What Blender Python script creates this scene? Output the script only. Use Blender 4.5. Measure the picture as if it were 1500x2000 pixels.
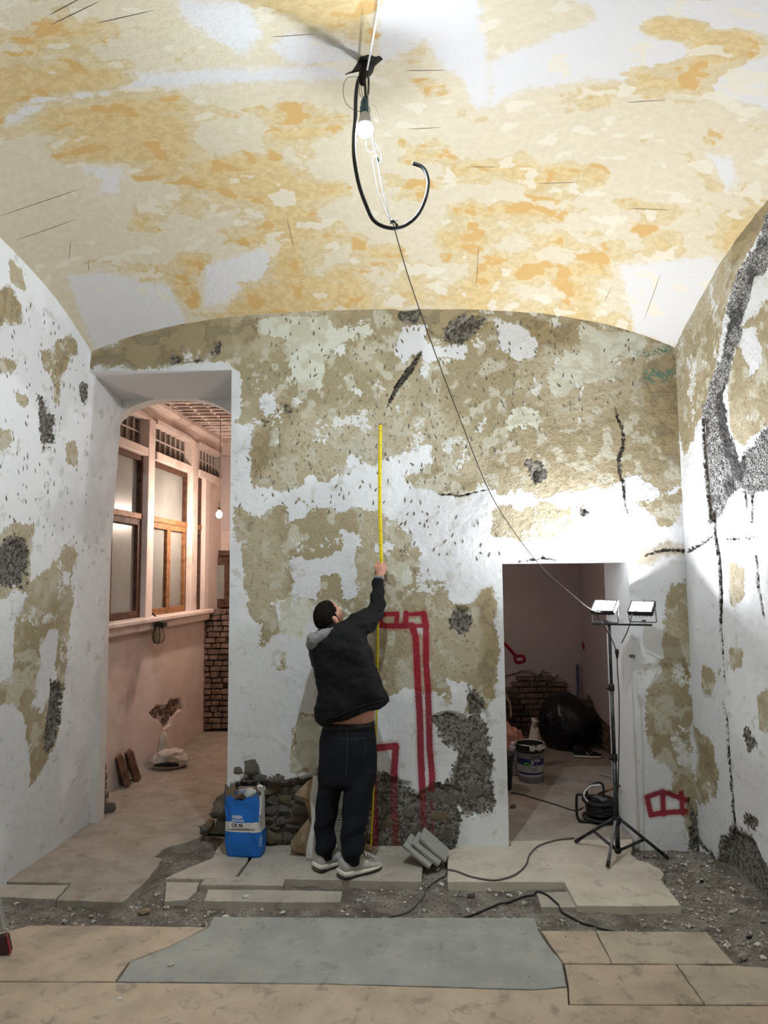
import bpy, bmesh, math, random
import numpy as np
from mathutils import Vector, Matrix
from mathutils.bvhtree import BVHTree

for o in list(bpy.data.objects): bpy.data.objects.remove(o)
SC = bpy.context.scene
COL = SC.collection
rnd = random.Random(7)

# ------------------------------------------------------------------ camera
FPX, CH = 1350.0, 1.80
_p, _y, _a = [math.radians(v) for v in (5.2, 0.3, 0.55)]
CF = np.array([math.sin(_y)*math.cos(_p), math.cos(_y)*math.cos(_p), math.sin(_p)])
_r0 = np.array([math.cos(_y), -math.sin(_y), 0.0]); _u0 = np.cross(_r0, CF)
CR = _r0*math.cos(_a) - _u0*math.sin(_a); CU = _u0*math.cos(_a) + _r0*math.sin(_a)
CP = np.array([0.0, 0.0, CH])
cd = bpy.data.cameras.new('camera'); cam = bpy.data.objects.new('camera', cd); COL.objects.link(cam)
cd.sensor_fit = 'VERTICAL'; cd.sensor_height = 24.0; cd.lens = 24.0*FPX/2000.0; cd.clip_start = 0.02
cam.matrix_world = Matrix(((CR[0], CU[0], -CF[0], 0), (CR[1], CU[1], -CF[1], 0), (CR[2], CU[2], -CF[2], CH), (0, 0, 0, 1)))
SC.camera = cam
# ------------------------------------------------------------------ world, exposure
w = bpy.data.worlds.new('world'); SC.world = w; w.use_nodes = True
w.node_tree.nodes['Background'].inputs[0].default_value = (0.6, 0.62, 0.7, 1)
w.node_tree.nodes['Background'].inputs[1].default_value = 0.02
vs = SC.view_settings
vs.view_transform = 'Standard'; vs.look = 'None'; vs.gamma = 1.0; vs.use_curve_mapping = False
vs.exposure = 1.34
SC.cycles.use_light_tree = False
SC.cycles.max_bounces = 5; SC.cycles.diffuse_bounces = 4; SC.cycles.glossy_bounces = 2; SC.cycles.transmission_bounces = 2
SC.cycles.adaptive_threshold = 0.035; SC.cycles.sample_clamp_indirect = 6.0
SC.display_settings.display_device = 'sRGB'
FLOOD, FLOODW, BULB, HALLBULB = 188.0, 4.5, 1900.0, 580.0     # strengths of the three kinds of lamp the place has

# ------------------------------------------------------------------ measuring the place
def ray(x, y): return CF + CR*((x-750.0)/FPX) + CU*((1000.0-y)/FPX)
def at_y(x, y, D): d = ray(x, y); return CP + d*(D/d[1])
def at_z(x, y, z): d = ray(x, y); return CP + d*((z-CH)/d[2])
def at_plane(x, y, n, c):
    d = ray(x, y); n = np.array(n, float); return CP + d*((c-n.dot(CP))/n.dot(d))
def to_px(P):
    q = np.asarray(P, float)-CP; den = np.maximum(q@CF, 1e-3)
    return np.stack([750+FPX*(q@CR)/den, 1000-FPX*(q@CU)/den], -1)
DW = 4.77                                   # distance of the back wall
LPL = ((1, -0.11, -0.05), -2.725)           # left wall, leaning and a little splayed
HPL = ((1, -0.1, 0), -2.91)                 # window wall of the corridor
XR = 2.10
def left_x(y, z): return -2.725 + 0.11*y + 0.05*z
def hall_x(y): return -2.91 + 0.1*y
def vault(x, y):
    v = DW - np.asarray(y, float); x = np.asarray(x, float)
    a = 0.552*v - 0.182*v*v
    b = 0.552*2.17 - 0.182*2.17**2 - 0.238*(v-2.17)
    return 3.684 + 0.008*x - 0.023*x*x - 0.011*x**4 + np.where(v < 2.17, a, b)

# ------------------------------------------------------------------ numbers
def vnoise(x, y, seed=0):
    r = np.random.RandomState(seed).rand(256, 256)
    xi = np.floor(x).astype(int); yi = np.floor(y).astype(int); fx = x-xi; fy = y-yi
    fx = fx*fx*(3-2*fx); fy = fy*fy*(3-2*fy)
    a = r[xi % 256, yi % 256]; b = r[(xi+1) % 256, yi % 256]; c = r[xi % 256, (yi+1) % 256]; d = r[(xi+1) % 256, (yi+1) % 256]
    return (a*(1-fx)+b*fx)*(1-fy)+(c*(1-fx)+d*fx)*fy - 0.5
def fbm(x, y, seed=0, octv=4):
    s = 0; a = 1.0; f = 1.0
    for k in range(octv): s = s + a*vnoise(x*f+k*17.3, y*f+k*9.1, seed+k); a *= 0.5; f *= 2.03
    return s
FAR = 9.0
def sdf_poly(P, poly):
    """signed distance of points P (N,2) to a polygon, negative inside"""
    poly = np.asarray(poly, float); out = np.full(len(P), FAR)
    lo = poly.min(0)-0.35; hi = poly.max(0)+0.35
    sel = np.where(((P > lo) & (P < hi)).all(1))[0]
    if not len(sel): return out
    q = P[sel]; d = np.full(len(q), 1e9); ins = np.zeros(len(q), bool)
    n = len(poly)
    for i in range(n):
        a = poly[i]; b = poly[(i+1) % n]; e = b-a; w_ = q-a
        t = np.clip((w_@e)/max(e@e, 1e-12), 0, 1); dd = w_-t[:, None]*e
        d = np.minimum(d, (dd**2).sum(1))
        c = ((a[1] <= q[:, 1]) & (b[1] > q[:, 1])) | ((b[1] <= q[:, 1]) & (a[1] > q[:, 1]))
        if abs(e[1]) > 1e-12:
            xs = a[0]+(q[:, 1]-a[1])/e[1]*e[0]; ins ^= c & (q[:, 0] < xs)
    d = np.sqrt(d); out[sel] = np.where(ins, -d, d); return out
def sdf_line(P, pts, rad):
    """distance to a polyline minus a radius (one number, or one per point)"""
    pts = np.asarray(pts, float); rad = np.broadcast_to(rad, len(pts)).astype(float); out = np.full(len(P), FAR)
    lo = pts.min(0)-0.3; hi = pts.max(0)+0.3
    sel = np.where(((P > lo) & (P < hi)).all(1))[0]
    if not len(sel): return out
    q = P[sel]; d = np.full(len(q), 1e9)
    for i in range(len(pts)-1):
        a = pts[i]; e = pts[i+1]-a; w_ = q-a; t = np.clip((w_@e)/max(e@e, 1e-12), 0, 1)
        d = np.minimum(d, np.sqrt(((w_-t[:, None]*e)**2).sum(1))-(rad[i]*(1-t)+rad[i+1]*t))
    out[sel] = d; return out

# ------------------------------------------------------------------ objects
def tag(o, label=None, cat=None, group=None, kind=None):
    if label: o['label'] = label
    if cat: o['category'] = cat
    if group: o['group'] = group
    if kind: o['kind'] = kind
    return o
def empty(name, loc, label, cat, group=None):
    o = bpy.data.objects.new(name, None); COL.objects.link(o); o.location = [float(v) for v in loc]
    o.empty_display_size = 0.1
    bpy.context.view_layer.update()
    return tag(o, label, cat, group)
def link(name, me, parent=None, world=True):
    o = bpy.data.objects.new(name, me); COL.objects.link(o)
    if parent is not None:
        o.parent = parent
        if world: o.matrix_parent_inverse = chain(parent).inverted()
    return o
def chain(o):
    m = o.matrix_basis.copy()
    if o.parent: m = chain(o.parent) @ o.matrix_parent_inverse @ m
    return m
def mesh(name, V, F, mat, parent=None, smooth=False, mats=None, mi=None):
    me = bpy.data.meshes.new(name); me.from_pydata([tuple(map(float, v)) for v in V], [], [tuple(map(int, f)) for f in F])
    for m in (mats or [mat]): me.materials.append(m)
    if mi is not None: me.polygons.foreach_set('material_index', list(mi))
    if smooth: me.polygons.foreach_set('use_smooth', [True]*len(me.polygons))
    me.update()
    return link(name, me, parent)
class MB:
    """collects shapes that become ONE mesh"""
    def __init__(s): s.V = []; s.F = []
    def add(s, V, F):
        n = len(s.V); s.V += [tuple(v) for v in V]; s.F += [tuple(i+n for i in f) for f in F]; return s
    def build(s, name, mat, parent=None, smooth=False): return mesh(name, s.V, s.F, mat, parent, smooth)
def box_vf(c, s, rot=None):
    V = [];
    for dz in (-1, 1):
        for dx, dy in ((-1, -1), (1, -1), (1, 1), (-1, 1)): V.append(np.array([dx*s[0]/2, dy*s[1]/2, dz*s[2]/2]))
    if rot is not None: V = [np.array(rot @ Vector(v)) for v in V]
    V = [v+np.array(c) for v in V]
    return V, [(3, 2, 1, 0), (4, 5, 6, 7), (0, 1, 5, 4), (1, 2, 6, 5), (2, 3, 7, 6), (3, 0, 4, 7)]
def bevel_box(name, c, s, mat, parent=None, bev=0.004, rot=None, jit=0.0, seg=1):
    bm = bmesh.new(); V, F = box_vf((0, 0, 0), s)
    vs_ = [bm.verts.new(v) for v in V]
    for f in F: bm.faces.new([vs_[i] for i in f])
    if bev: bmesh.ops.bevel(bm, geom=bm.edges[:], offset=min(bev, min(s)*0.45), segments=seg, affect='EDGES', profile=0.6)
    for v in bm.verts:
        if jit: v.co += Vector((rnd.uniform(-jit, jit), rnd.uniform(-jit, jit), rnd.uniform(-jit, jit)))
        if rot is not None: v.co = rot @ v.co
        v.co += Vector([float(t) for t in c])
    bm.normal_update()
    me = bpy.data.meshes.new(name); bm.to_mesh(me); bm.free(); me.materials.append(mat)
    return link(name, me, parent)
def spline(pts, n=8):
    P = [np.array(p, float) for p in pts]; out = []
    for i in range(len(P)-1):
        p0 = P[max(i-1, 0)]; p1 = P[i]; p2 = P[i+1]; p3 = P[min(i+2, len(P)-1)]
        for k in range(n):
            t = k/n; out.append(0.5*((2*p1)+(-p0+p2)*t+(2*p0-5*p1+4*p2-p3)*t*t+(-p0+3*p1-3*p2+p3)*t**3))
    out.append(P[-1]); return out
def tube_vf(pts, r, n=8, flat=1.0):
    P = np.array([np.array(p, float) for p in pts]); m = len(P); R = np.broadcast_to(r, m)
    T = np.gradient(P, axis=0); T /= np.linalg.norm(T, axis=1)[:, None]+1e-12
    u = np.cross(T[0], (0, 0, 1.0))
    if np.linalg.norm(u) < 1e-3: u = np.cross(T[0], (0, 1.0, 0))
    u /= np.linalg.norm(u); V = []; F = []
    for i in range(m):
        u = u-T[i]*u.dot(T[i]); u /= np.linalg.norm(u)+1e-12; v = np.cross(T[i], u)
        for k in range(n):
            a = 2*math.pi*k/n; V.append(P[i]+R[i]*(u*math.cos(a)+v*math.sin(a)*flat))
    for i in range(m-1):
        for k in range(n): F.append((i*n+k, i*n+(k+1) % n, (i+1)*n+(k+1) % n, (i+1)*n+k))
    F.append(tuple(range(n-1, -1, -1))); F.append(tuple((m-1)*n+k for k in range(n)))
    return V, F
def tube(name, pts, r, mat, parent=None, n=8, sp=0, flat=1.0):
    if sp:
        m0 = len(pts); pts = spline(pts, sp)
        if np.ndim(r): r = np.interp(np.linspace(0, m0-1, len(pts)), np.arange(m0), r)
    V, F = tube_vf(pts, r, n, flat); return mesh(name, V, F, mat, parent, True)
def loft_vf(rings, cap=True):
    n = len(rings[0]); V = [p for r in rings for p in r]; F = []
    for i in range(len(rings)-1):
        for k in range(n): F.append((i*n+k, i*n+(k+1) % n, (i+1)*n+(k+1) % n, (i+1)*n+k))
    if cap: F.append(tuple(range(n-1, -1, -1))); F.append(tuple((len(rings)-1)*n+k for k in range(n)))
    return V, F
def lathe_vf(prof, n=24, c=(0, 0, 0), cap=True):
    rings = [[(c[0]+r*math.cos(2*math.pi*k/n), c[1]+r*math.sin(2*math.pi*k/n), c[2]+z) for k in range(n)] for r, z in prof]
    return loft_vf(rings, cap)
def ellip_vf(c, r, n=16, m=10, M=None):
    V = []; F = []
    for i in range(m+1):
        th = math.pi*i/m
        for k in range(n):
            a = 2*math.pi*k/n; p = np.array([r[0]*math.sin(th)*math.cos(a), r[1]*math.sin(th)*math.sin(a), r[2]*math.cos(th)])
            if M is not None: p = M@p
            V.append(p+np.array(c))
    for i in range(m):
        for k in range(n): F.append(((i+1)*n+k, (i+1)*n+(k+1) % n, i*n+(k+1) % n, i*n+k))
    return V, F
def ico_vf(seed, size, sub=1, amp=0.28):
    bm = bmesh.new(); bmesh.ops.create_icosphere(bm, subdivisions=sub, radius=1.0)
    r = random.Random(seed); ph = [r.uniform(0, 6.3) for _ in range(6)]
    V = []
    for v in bm.verts:
        c = v.co; k = 1+amp*(math.sin(2.3*c.x+ph[0])*math.sin(2.1*c.y+ph[1])+0.6*math.sin(3.7*c.z+ph[2])*math.sin(3.1*c.x+ph[3]))+r.uniform(-amp, amp)*0.35
        V.append(np.array([c.x*k*size[0], c.y*k*size[1], c.z*k*size[2]]))
    F = [tuple(v.index for v in f.verts) for f in bm.faces]; bm.free(); return V, F
def remesh(name, parts, mat, voxel, parent=None, smooth_it=3, wrinkle=None):
    V = []; F = []
    for v, f in parts:
        n = len(V); V += [tuple(map(float, p)) for p in v]; F += [tuple(i+n for i in q) for q in f]
    me = bpy.data.meshes.new(name); me.from_pydata(V, [], F)
    bm = bmesh.new(); bm.from_mesh(me); bmesh.ops.recalc_face_normals(bm, faces=bm.faces[:]); bm.to_mesh(me); bm.free()
    o = bpy.data.objects.new('tmp', me); COL.objects.link(o)
    md = o.modifiers.new('r', 'REMESH'); md.mode = 'VOXEL'; md.voxel_size = voxel
    if smooth_it: ms = o.modifiers.new('s', 'SMOOTH'); ms.iterations = smooth_it; ms.factor = 0.5
    dg = bpy.context.evaluated_depsgraph_get(); dg.update()
    m2 = bpy.data.meshes.new_from_object(o.evaluated_get(dg)); m2.name = name
    bpy.data.objects.remove(o); bpy.data.meshes.remove(me)
    m2.materials.clear(); m2.materials.append(mat)
    n = len(m2.vertices); co = np.empty(n*3); m2.vertices.foreach_get('co', co); co = co.reshape(-1, 3)
    if wrinkle is not None:
        no = np.empty(n*3); m2.vertices.foreach_get('normal', no); no = no.reshape(-1, 3)
        co = co+no*wrinkle(co)[:, None]; m2.vertices.foreach_set('co', co.ravel())
    m2.polygons.foreach_set('use_smooth', [True]*len(m2.polygons)); m2.update()
    return link(name, m2, parent)
def bvh(o):
    me = o.data; M = chain(o); return BVHTree.FromPolygons([M @ v.co for v in me.vertices], [tuple(p.vertices) for p in me.polygons])
def cast(t, px, py, off=0.002):
    d = Vector(ray(px, py)).normalized(); h = t.ray_cast(Vector(CP), d)
    return None if h[0] is None else np.array(h[0]-d*off)
def copy_tree(o, parent=None):
    c = o.copy(); COL.objects.link(c); c.parent = parent
    for ch in o.children: copy_tree(ch, c)
    return c
def text_vf(s, size, bold=0.0):
    cu = bpy.data.curves.new('t', 'FONT'); cu.body = s; cu.size = size; cu.align_x = 'LEFT'; cu.offset = bold; cu.resolution_u = 3
    o = bpy.data.objects.new('t', cu); COL.objects.link(o); dg = bpy.context.evaluated_depsgraph_get(); dg.update()
    me = bpy.data.meshes.new_from_object(o.evaluated_get(dg)); V = [np.array(v.co) for v in me.vertices]; F = [tuple(p.vertices) for p in me.polygons]
    bpy.data.objects.remove(o); bpy.data.meshes.remove(me); return V, F

# ------------------------------------------------------------------ materials
def lin(r, g, b):
    f = lambda c: (c/255.0/12.92) if c/255.0 <= 0.04045 else ((c/255.0+0.055)/1.055)**2.4
    return (f(r), f(g), f(b))
class NT:
    def __init__(s, name):
        s.m = bpy.data.materials.new(name); s.m.use_nodes = True; s.t = s.m.node_tree; s.N = s.t.nodes; s.b = s.N['Principled BSDF']
        s.tc = s.N.new('ShaderNodeTexCoord').outputs['Object']
    def L(s, a, b):
        if hasattr(a, 'is_linked') or hasattr(a, 'node'): s.t.links.new(a, b)
        elif isinstance(a, (tuple, list)): b.default_value = (a[0], a[1], a[2], 1) if len(b.default_value) == 4 else a
        else: b.default_value = a
    def math(s, op, a, b=0.0, clamp=False):
        n = s.N.new('ShaderNodeMath'); n.operation = op; n.use_clamp = clamp; s.L(a, n.inputs[0]); s.L(b, n.inputs[1]); return n.outputs[0]
    def noise(s, scale, detail=4, rough=0.55, vec=None, dist=0.0, stretch=None):
        n = s.N.new('ShaderNodeTexNoise'); n.inputs['Scale'].default_value = scale; n.inputs['Detail'].default_value = detail
        n.inputs['Roughness'].default_value = rough; n.inputs['Distortion'].default_value = dist
        v = vec or s.tc
        if stretch: v = s.mapv(v, stretch)
        s.L(v, n.inputs['Vector']); return n.outputs['Fac']
    def mapv(s, v, sc, rot=(0, 0, 0), loc=(0, 0, 0)):
        m = s.N.new('ShaderNodeMapping'); m.inputs['Scale'].default_value = sc; m.inputs['Rotation'].default_value = rot; m.inputs['Location'].default_value = loc
        s.L(v, m.inputs['Vector']); return m.outputs[0]
    def vor(s, scale, vec=None, out='Distance', feat='F1', rand=1.0):
        n = s.N.new('ShaderNodeTexVoronoi'); n.feature = feat; n.inputs['Scale'].default_value = scale; n.inputs['Randomness'].default_value = rand
        s.L(vec or s.tc, n.inputs['Vector']); return n.outputs[out]
    def mr(s, v, a, b, lo=0.0, hi=1.0, kind='SMOOTHSTEP'):
        n = s.N.new('ShaderNodeMapRange'); n.interpolation_type = kind; n.clamp = True
        s.L(v, n.inputs['Value']); n.inputs['From Min'].default_value = a; n.inputs['From Max'].default_value = b; n.inputs['To Min'].default_value = lo; n.inputs['To Max'].default_value = hi
        return n.outputs[0]
    def mix(s, f, a, b):
        n = s.N.new('ShaderNodeMix'); n.data_type = 'RGBA'; s.L(f, n.inputs['Factor']); s.L(a, n.inputs['A'] if False else n.inputs[6]); s.L(b, n.inputs[7]); return n.outputs[2]
    def attr(s, name):
        n = s.N.new('ShaderNodeAttribute'); n.attribute_name = name; return n.outputs['Fac']
    def sep(s, v, ax):
        n = s.N.new('ShaderNodeSeparateXYZ'); s.L(v, n.inputs[0]); return n.outputs[ax]
    def bump(s, h, strength=1.0, dist=1.0):
        n = s.N.new('ShaderNodeBump'); n.inputs['Strength'].default_value = strength; n.inputs['Distance'].default_value = dist
        s.L(h, n.inputs['Height']); s.L(n.outputs[0], s.b.inputs['Normal'])
    def col(s, c): s.L(c, s.b.inputs['Base Color'])
    def rough(s, r): s.L(r, s.b.inputs['Roughness'])
    def emit(s, c, st): s.L(c, s.b.inputs['Emission Color']); s.b.inputs['Emission Strength'].default_value = st
    def spec(s, v): s.b.inputs['Specular IOR Level'].default_value = v
def simple(name, rgb, rough=0.6, metal=0.0, var=0.12, scale=20, bump=0.0, bscale=60, spec=0.4, dirt=None):
    n = NT(name); c = lin(*rgb)
    f = n.noise(scale, 5)
    lo = tuple(v*(1-var) for v in c); hi = tuple(min(1, v*(1+var)) for v in c)
    cc = n.mix(n.mr(f, 0.3, 0.7), lo, hi)
    if dirt: cc = n.mix(n.mr(n.noise(scale*0.4, 6, 0.65), 0.5, 0.66), cc, lin(*dirt))
    n.col(cc); n.rough(rough); n.b.inputs['Metallic'].default_value = metal; n.spec(spec)
    if bump: n.bump(n.noise(bscale, 5), 1.0, bump)
    return n.m

WATTR = ['tan', 'white2', 'cream', 'ochre', 'cement', 'char', 'crack', 'red', 'green', 'n1', 'n2', 'n3']
def plaster_material():
    n = NT('flaking_plaster')
    nf = n.noise(42, 4, 0.62); nv = n.noise(105, 1, 0.6)
    n1 = n.attr('n1'); n2 = n.attr('n2'); n3 = n.attr('n3'); f0 = n.math('SUBTRACT', nf, 0.5)
    rag = n.math('ADD', n.math('MULTIPLY', n1, 0.075), n.math('MULTIPLY', f0, 0.10))
    def mask(a, nz, soft=0.004): return n.mr(n.math('ADD', n.attr(a), nz), soft, -soft)
    white = n.mix(n.mr(n2, -0.2, 0.2), lin(228, 229, 230), lin(213, 213, 214))
    white = n.mix(n.math('MULTIPLY', n.mr(n.math('ADD', n3, f0), 0.34, 0.5), 0.6), white, lin(190, 186, 176))
    tanc = n.mix(n.mr(n2, -0.22, 0.22), lin(180, 168, 142), lin(159, 146, 117))
    tanc = n.mix(n.mr(n3, 0.03, 0.3), tanc, lin(189, 183, 164))
    tanc = n.mix(n.math('MULTIPLY', n.mr(nf, 0.55, 0.68), 0.75), tanc, lin(136, 123, 97))
    tanc = n.mix(n.math('MULTIPLY', n.mr(nv, 0.68, 0.74), 0.7), tanc, lin(214, 212, 204))
    tanc = n.mix(n.mr(n.math('ADD', n1, n.math('MULTIPLY', f0, 1.2)), 0.42, 0.46), tanc, lin(216, 216, 212))
    mt = mask('tan', rag); mw = mask('white2', rag); mc = mask('cream', rag, 0.008); mo = mask('ochre', rag, 0.03); mcm = mask('cement', rag, 0.006)
    c = n.mix(mt, white, tanc)
    c = n.mix(n.math('MULTIPLY', mo, 0.72), c, n.mix(n.mr(n3, -0.1, 0.15), lin(158, 141, 108), lin(124, 107, 76)))
    c = n.mix(mc, c, n.mix(n.mr(n3, -0.1, 0.25), lin(208, 208, 194), lin(194, 190, 170)))
    c = n.mix(mw, c, white)
    mg = n.math('MULTIPLY', mask('green', rag, 0.01), n.mr(nf, 0.45, 0.55)); c = n.mix(mg, c, lin(100, 126, 108))
    cem = n.mix(n.mr(nf, 0.36, 0.6), lin(82, 77, 71), lin(146, 140, 131)); cem = n.mix(n.mr(nv, 0.6, 0.68), cem, lin(58, 54, 50))
    c = n.mix(mcm, c, cem)
    chc = n.mix(n.mr(nv, 0.42, 0.62), lin(74, 72, 72), lin(176, 174, 172))
    chc = n.mix(n.math('MULTIPLY', n.mr(n1, 0.02, 0.25), 0.8), chc, lin(60, 58, 58))
    c = n.mix(mask('char', rag, 0.008), c, chc)
    mk = n.mr(n.math('ADD', n.attr('crack'), n.math('MULTIPLY', f0, 0.05)), 0.004, -0.006)
    c = n.mix(mk, c, n.mix(n.mr(nf, 0.4, 0.6), lin(48, 44, 41), lin(98, 90, 82)))
    rs = n.math('ADD', n.attr('red'), n.math('MULTIPLY', n.math('SUBTRACT', nv, 0.5), 0.012))
    halo = n.math('MULTIPLY', n.mr(rs, 0.022, 0.0), 0.28); core = n.math('MULTIPLY', n.mr(rs, 0.005, -0.006), 0.95)
    fade = n.mr(n.math('ADD', n.attr('cement'), rag), -0.02, 0.02, 0.6, 1.0)
    c = n.mix(n.math('MULTIPLY', n.math('MAXIMUM', halo, core), fade), c, n.mix(n.mr(n2, -0.2, 0.2), lin(156, 16, 46), lin(134, 9, 36)))
    n.col(c); n.rough(0.88); n.spec(0.2)
    # relief: the thickness of the paint layers and the grain of what lies under them
    h = n.math('ADD', n.math('MULTIPLY', mt, -0.004), n.math('MULTIPLY', mw, 0.004))
    h = n.math('ADD', h, n.math('MULTIPLY', nf, n.math('ADD', n.math('MULTIPLY', mt, 0.0045), n.math('ADD', n.math('MULTIPLY', mcm, 0.03), 0.0025))))
    n.bump(n.math('ADD', h, n.math('MULTIPLY', mcm, -0.016)), 0.9, 1.0)
    return n.m
def ceiling_material():
    n = NT('stained_vault_plaster')
    f = n.noise(24, 5, 0.65); f0 = n.math('SUBTRACT', f, 0.5); q = n.attr('blotch'); b = n.attr('fleck')
    v = n.math('ADD', q, n.math('MULTIPLY', f0, 0.16))
    base = n.mix(n.mr(f, 0.3, 0.7), lin(209, 198, 174), lin(201, 189, 164))
    base = n.mix(n.mr(n.math('ADD', n.attr('plain'), n.math('MULTIPLY', f0, 0.12)), 0.02, -0.025), base, lin(207, 204, 202))
    c = n.mix(n.math('MULTIPLY', n.mr(v, -0.01, 0.03), 0.9), base, n.mix(n.mr(f, 0.4, 0.6), lin(204, 186, 146), lin(193, 174, 135)))
    c = n.mix(n.math('MULTIPLY', n.mr(v, 0.10, 0.17), 0.8), c, n.mix(n.mr(f, 0.4, 0.6), lin(207, 182, 132), lin(194, 167, 117)))
    fl = n.math('ADD', b, n.math('MULTIPLY', f0, 0.3))
    c = n.mix(n.math('MULTIPLY', n.mr(fl, 0.22, 0.34), n.mr(v, -0.02, 0.06)), c, lin(197, 161, 104))
    c = n.mix(n.math('MULTIPLY', n.mr(fl, -0.30, -0.36), 0.8), c, lin(214, 206, 188))
    n.col(c); n.rough(0.85); n.spec(0.2)
    n.bump(n.math('MULTIPLY', f, 0.007), 0.8, 1.0)
    return n.m
def stone_material(name, c1, c2, dirt=(120, 112, 102), gloss=0.65):
    n = NT(name); f = n.noise(5, 7, 0.6); g = n.noise(1.7, 4)
    c = n.mix(n.mr(f, 0.35, 0.68), lin(*c1), lin(*c2))
    c = n.mix(n.math('MULTIPLY', n.mr(n.noise(9, 8, 0.7, dist=0.6), 0.53, 0.66), 0.55), c, lin(*dirt))
    c = n.mix(n.math('MULTIPLY', n.mr(g, 0.5, 0.7), 0.35), c, lin(*dirt))
    c = n.mix(n.mr(n.noise(45, 4, 0.6), 0.70, 0.73), c, lin(214, 209, 200))
    n.col(c); n.rough(gloss); n.spec(0.3); n.bump(n.noise(28, 6, 0.65), 0.7, 0.006); return n.m
def ground_material():
    n = NT('rubble_screed'); f = n.noise(6, 8, 0.7); g = n.noise(60, 4, 0.7)
    c = n.mix(n.mr(f, 0.33, 0.66), lin(104, 96, 87), lin(158, 150, 140))
    c = n.mix(n.mr(g, 0.5, 0.68), c, lin(92, 84, 76)); c = n.mix(n.mr(n.noise(95, 3), 0.68, 0.72), c, lin(205, 200, 192))
    n.col(c); n.rough(0.95); n.spec(0.1); n.bump(n.math('ADD', n.math('MULTIPLY', f, 0.03), n.math('MULTIPLY', g, 0.012)), 1.0, 1.0); return n.m

M = {}
M['plaster'] = plaster_material(); M['ceiling'] = ceiling_material(); M['ground'] = ground_material()
M['slab_beige'] = stone_material('beige_stone', (186, 172, 152), (168, 155, 137))
M['slab_warm'] = stone_material('warm_stone', (190, 171, 149), (172, 155, 135))
M['slab_grey'] = stone_material('grey_stone', (150, 151, 145), (164, 162, 153), (126, 124, 116))
M['slab_pale'] = stone_material('pale_stone', (184, 176, 163), (170, 161, 148), (138, 128, 116))
M['slab_light'] = stone_material('light_stone', (208, 198, 182), (194, 184, 167), (160, 149, 134))
M['screed'] = stone_material('worn_screed', (168, 158, 146), (150, 140, 128), (122, 112, 101), 0.85)
M['stone'] = simple('grey_rubble_stone', (140, 133, 123), 0.95, var=0.3, scale=14, bump=0.012, bscale=30, spec=0.1)
M['stone_warm'] = simple('ochre_rubble_stone', (152, 136, 112), 0.95, var=0.3, scale=14, bump=0.012, bscale=30, spec=0.1)
M['brick'] = simple('dark_brick', (120, 100, 90), 0.95, var=0.4, scale=12, bump=0.01, bscale=40, spec=0.1, dirt=(96, 86, 78))
M['brick_red'] = simple('red_brick', (116, 84, 68), 0.9, var=0.3, scale=16, bump=0.006, bscale=50, spec=0.1)
M['pink'] = simple('pink_plaster', (208, 193, 185), 0.85, var=0.07, scale=3, bump=0.003, bscale=20, spec=0.2, dirt=(186, 168, 158))
M['mauve'] = simple('mauve_plaster', (184, 172, 169), 0.85, var=0.06, scale=2, bump=0.003, bscale=20, spec=0.2)
M['white_paint'] = simple('white_paint', (214, 213, 210), 0.75, var=0.05, scale=5, bump=0.002, bscale=30, spec=0.25)
M['pink_paint'] = simple('pinkish_white_paint', (222, 208, 200), 0.6, var=0.06, scale=6, bump=0.002, bscale=30, spec=0.3, dirt=(196, 178, 168))
M['wood_dark'] = simple('weathered_dark_wood', (84, 58, 44), 0.7, var=0.4, scale=18, bump=0.003, bscale=60, spec=0.3)
M['wood'] = simple('weathered_wood', (139, 98, 66), 0.65, var=0.35, scale=18, bump=0.003, bscale=60, spec=0.3)
M['glass'] = simple('frosted_glass', (136, 138, 134), 0.35, var=0.12, scale=3, spec=0.5, dirt=(118, 120, 116))
M['glass_dark'] = simple('dirty_leaded_glass', (96, 90, 78), 0.3, var=0.3, scale=9, spec=0.5)
M['black_plastic'] = simple('black_plastic', (22, 22, 23), 0.45, var=0.2)
M['black_rubber'] = simple('black_rubber', (20, 20, 22), 0.35, var=0.2, spec=0.5)
M['metal_dark'] = simple('scuffed_dark_metal', (44, 44, 46), 0.45, 0.3, var=0.35, scale=30, dirt=(86, 84, 82))
M['metal_grey'] = simple('dusty_grey_metal', (120, 120, 122), 0.5, 0.4, var=0.25, scale=30, dirt=(92, 90, 88))
M['alu'] = simple('aluminium', (186, 186, 184), 0.4, 0.7, var=0.1)
M['white_cable'] = simple('white_cable', (215, 215, 216), 0.5, var=0.03)
M['grey_cable'] = simple('grey_cable', (96, 92, 90), 0.55, var=0.1)
M['wire'] = simple('copper_brown_wire', (74, 62, 54), 0.5, var=0.1)
M['teal'] = simple('teal_lamp_socket', (58, 92, 102), 0.4, var=0.1)
M['near_black'] = simple('near_black_brown', (34, 30, 28), 0.95, var=0.4, scale=30)
M['red_plastic'] = simple('dark_red_plastic', (150, 52, 52), 0.5, var=0.1)
M['maroon'] = simple('maroon_rubber', (72, 44, 46), 0.6, var=0.1)
M['yellow'] = None

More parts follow.
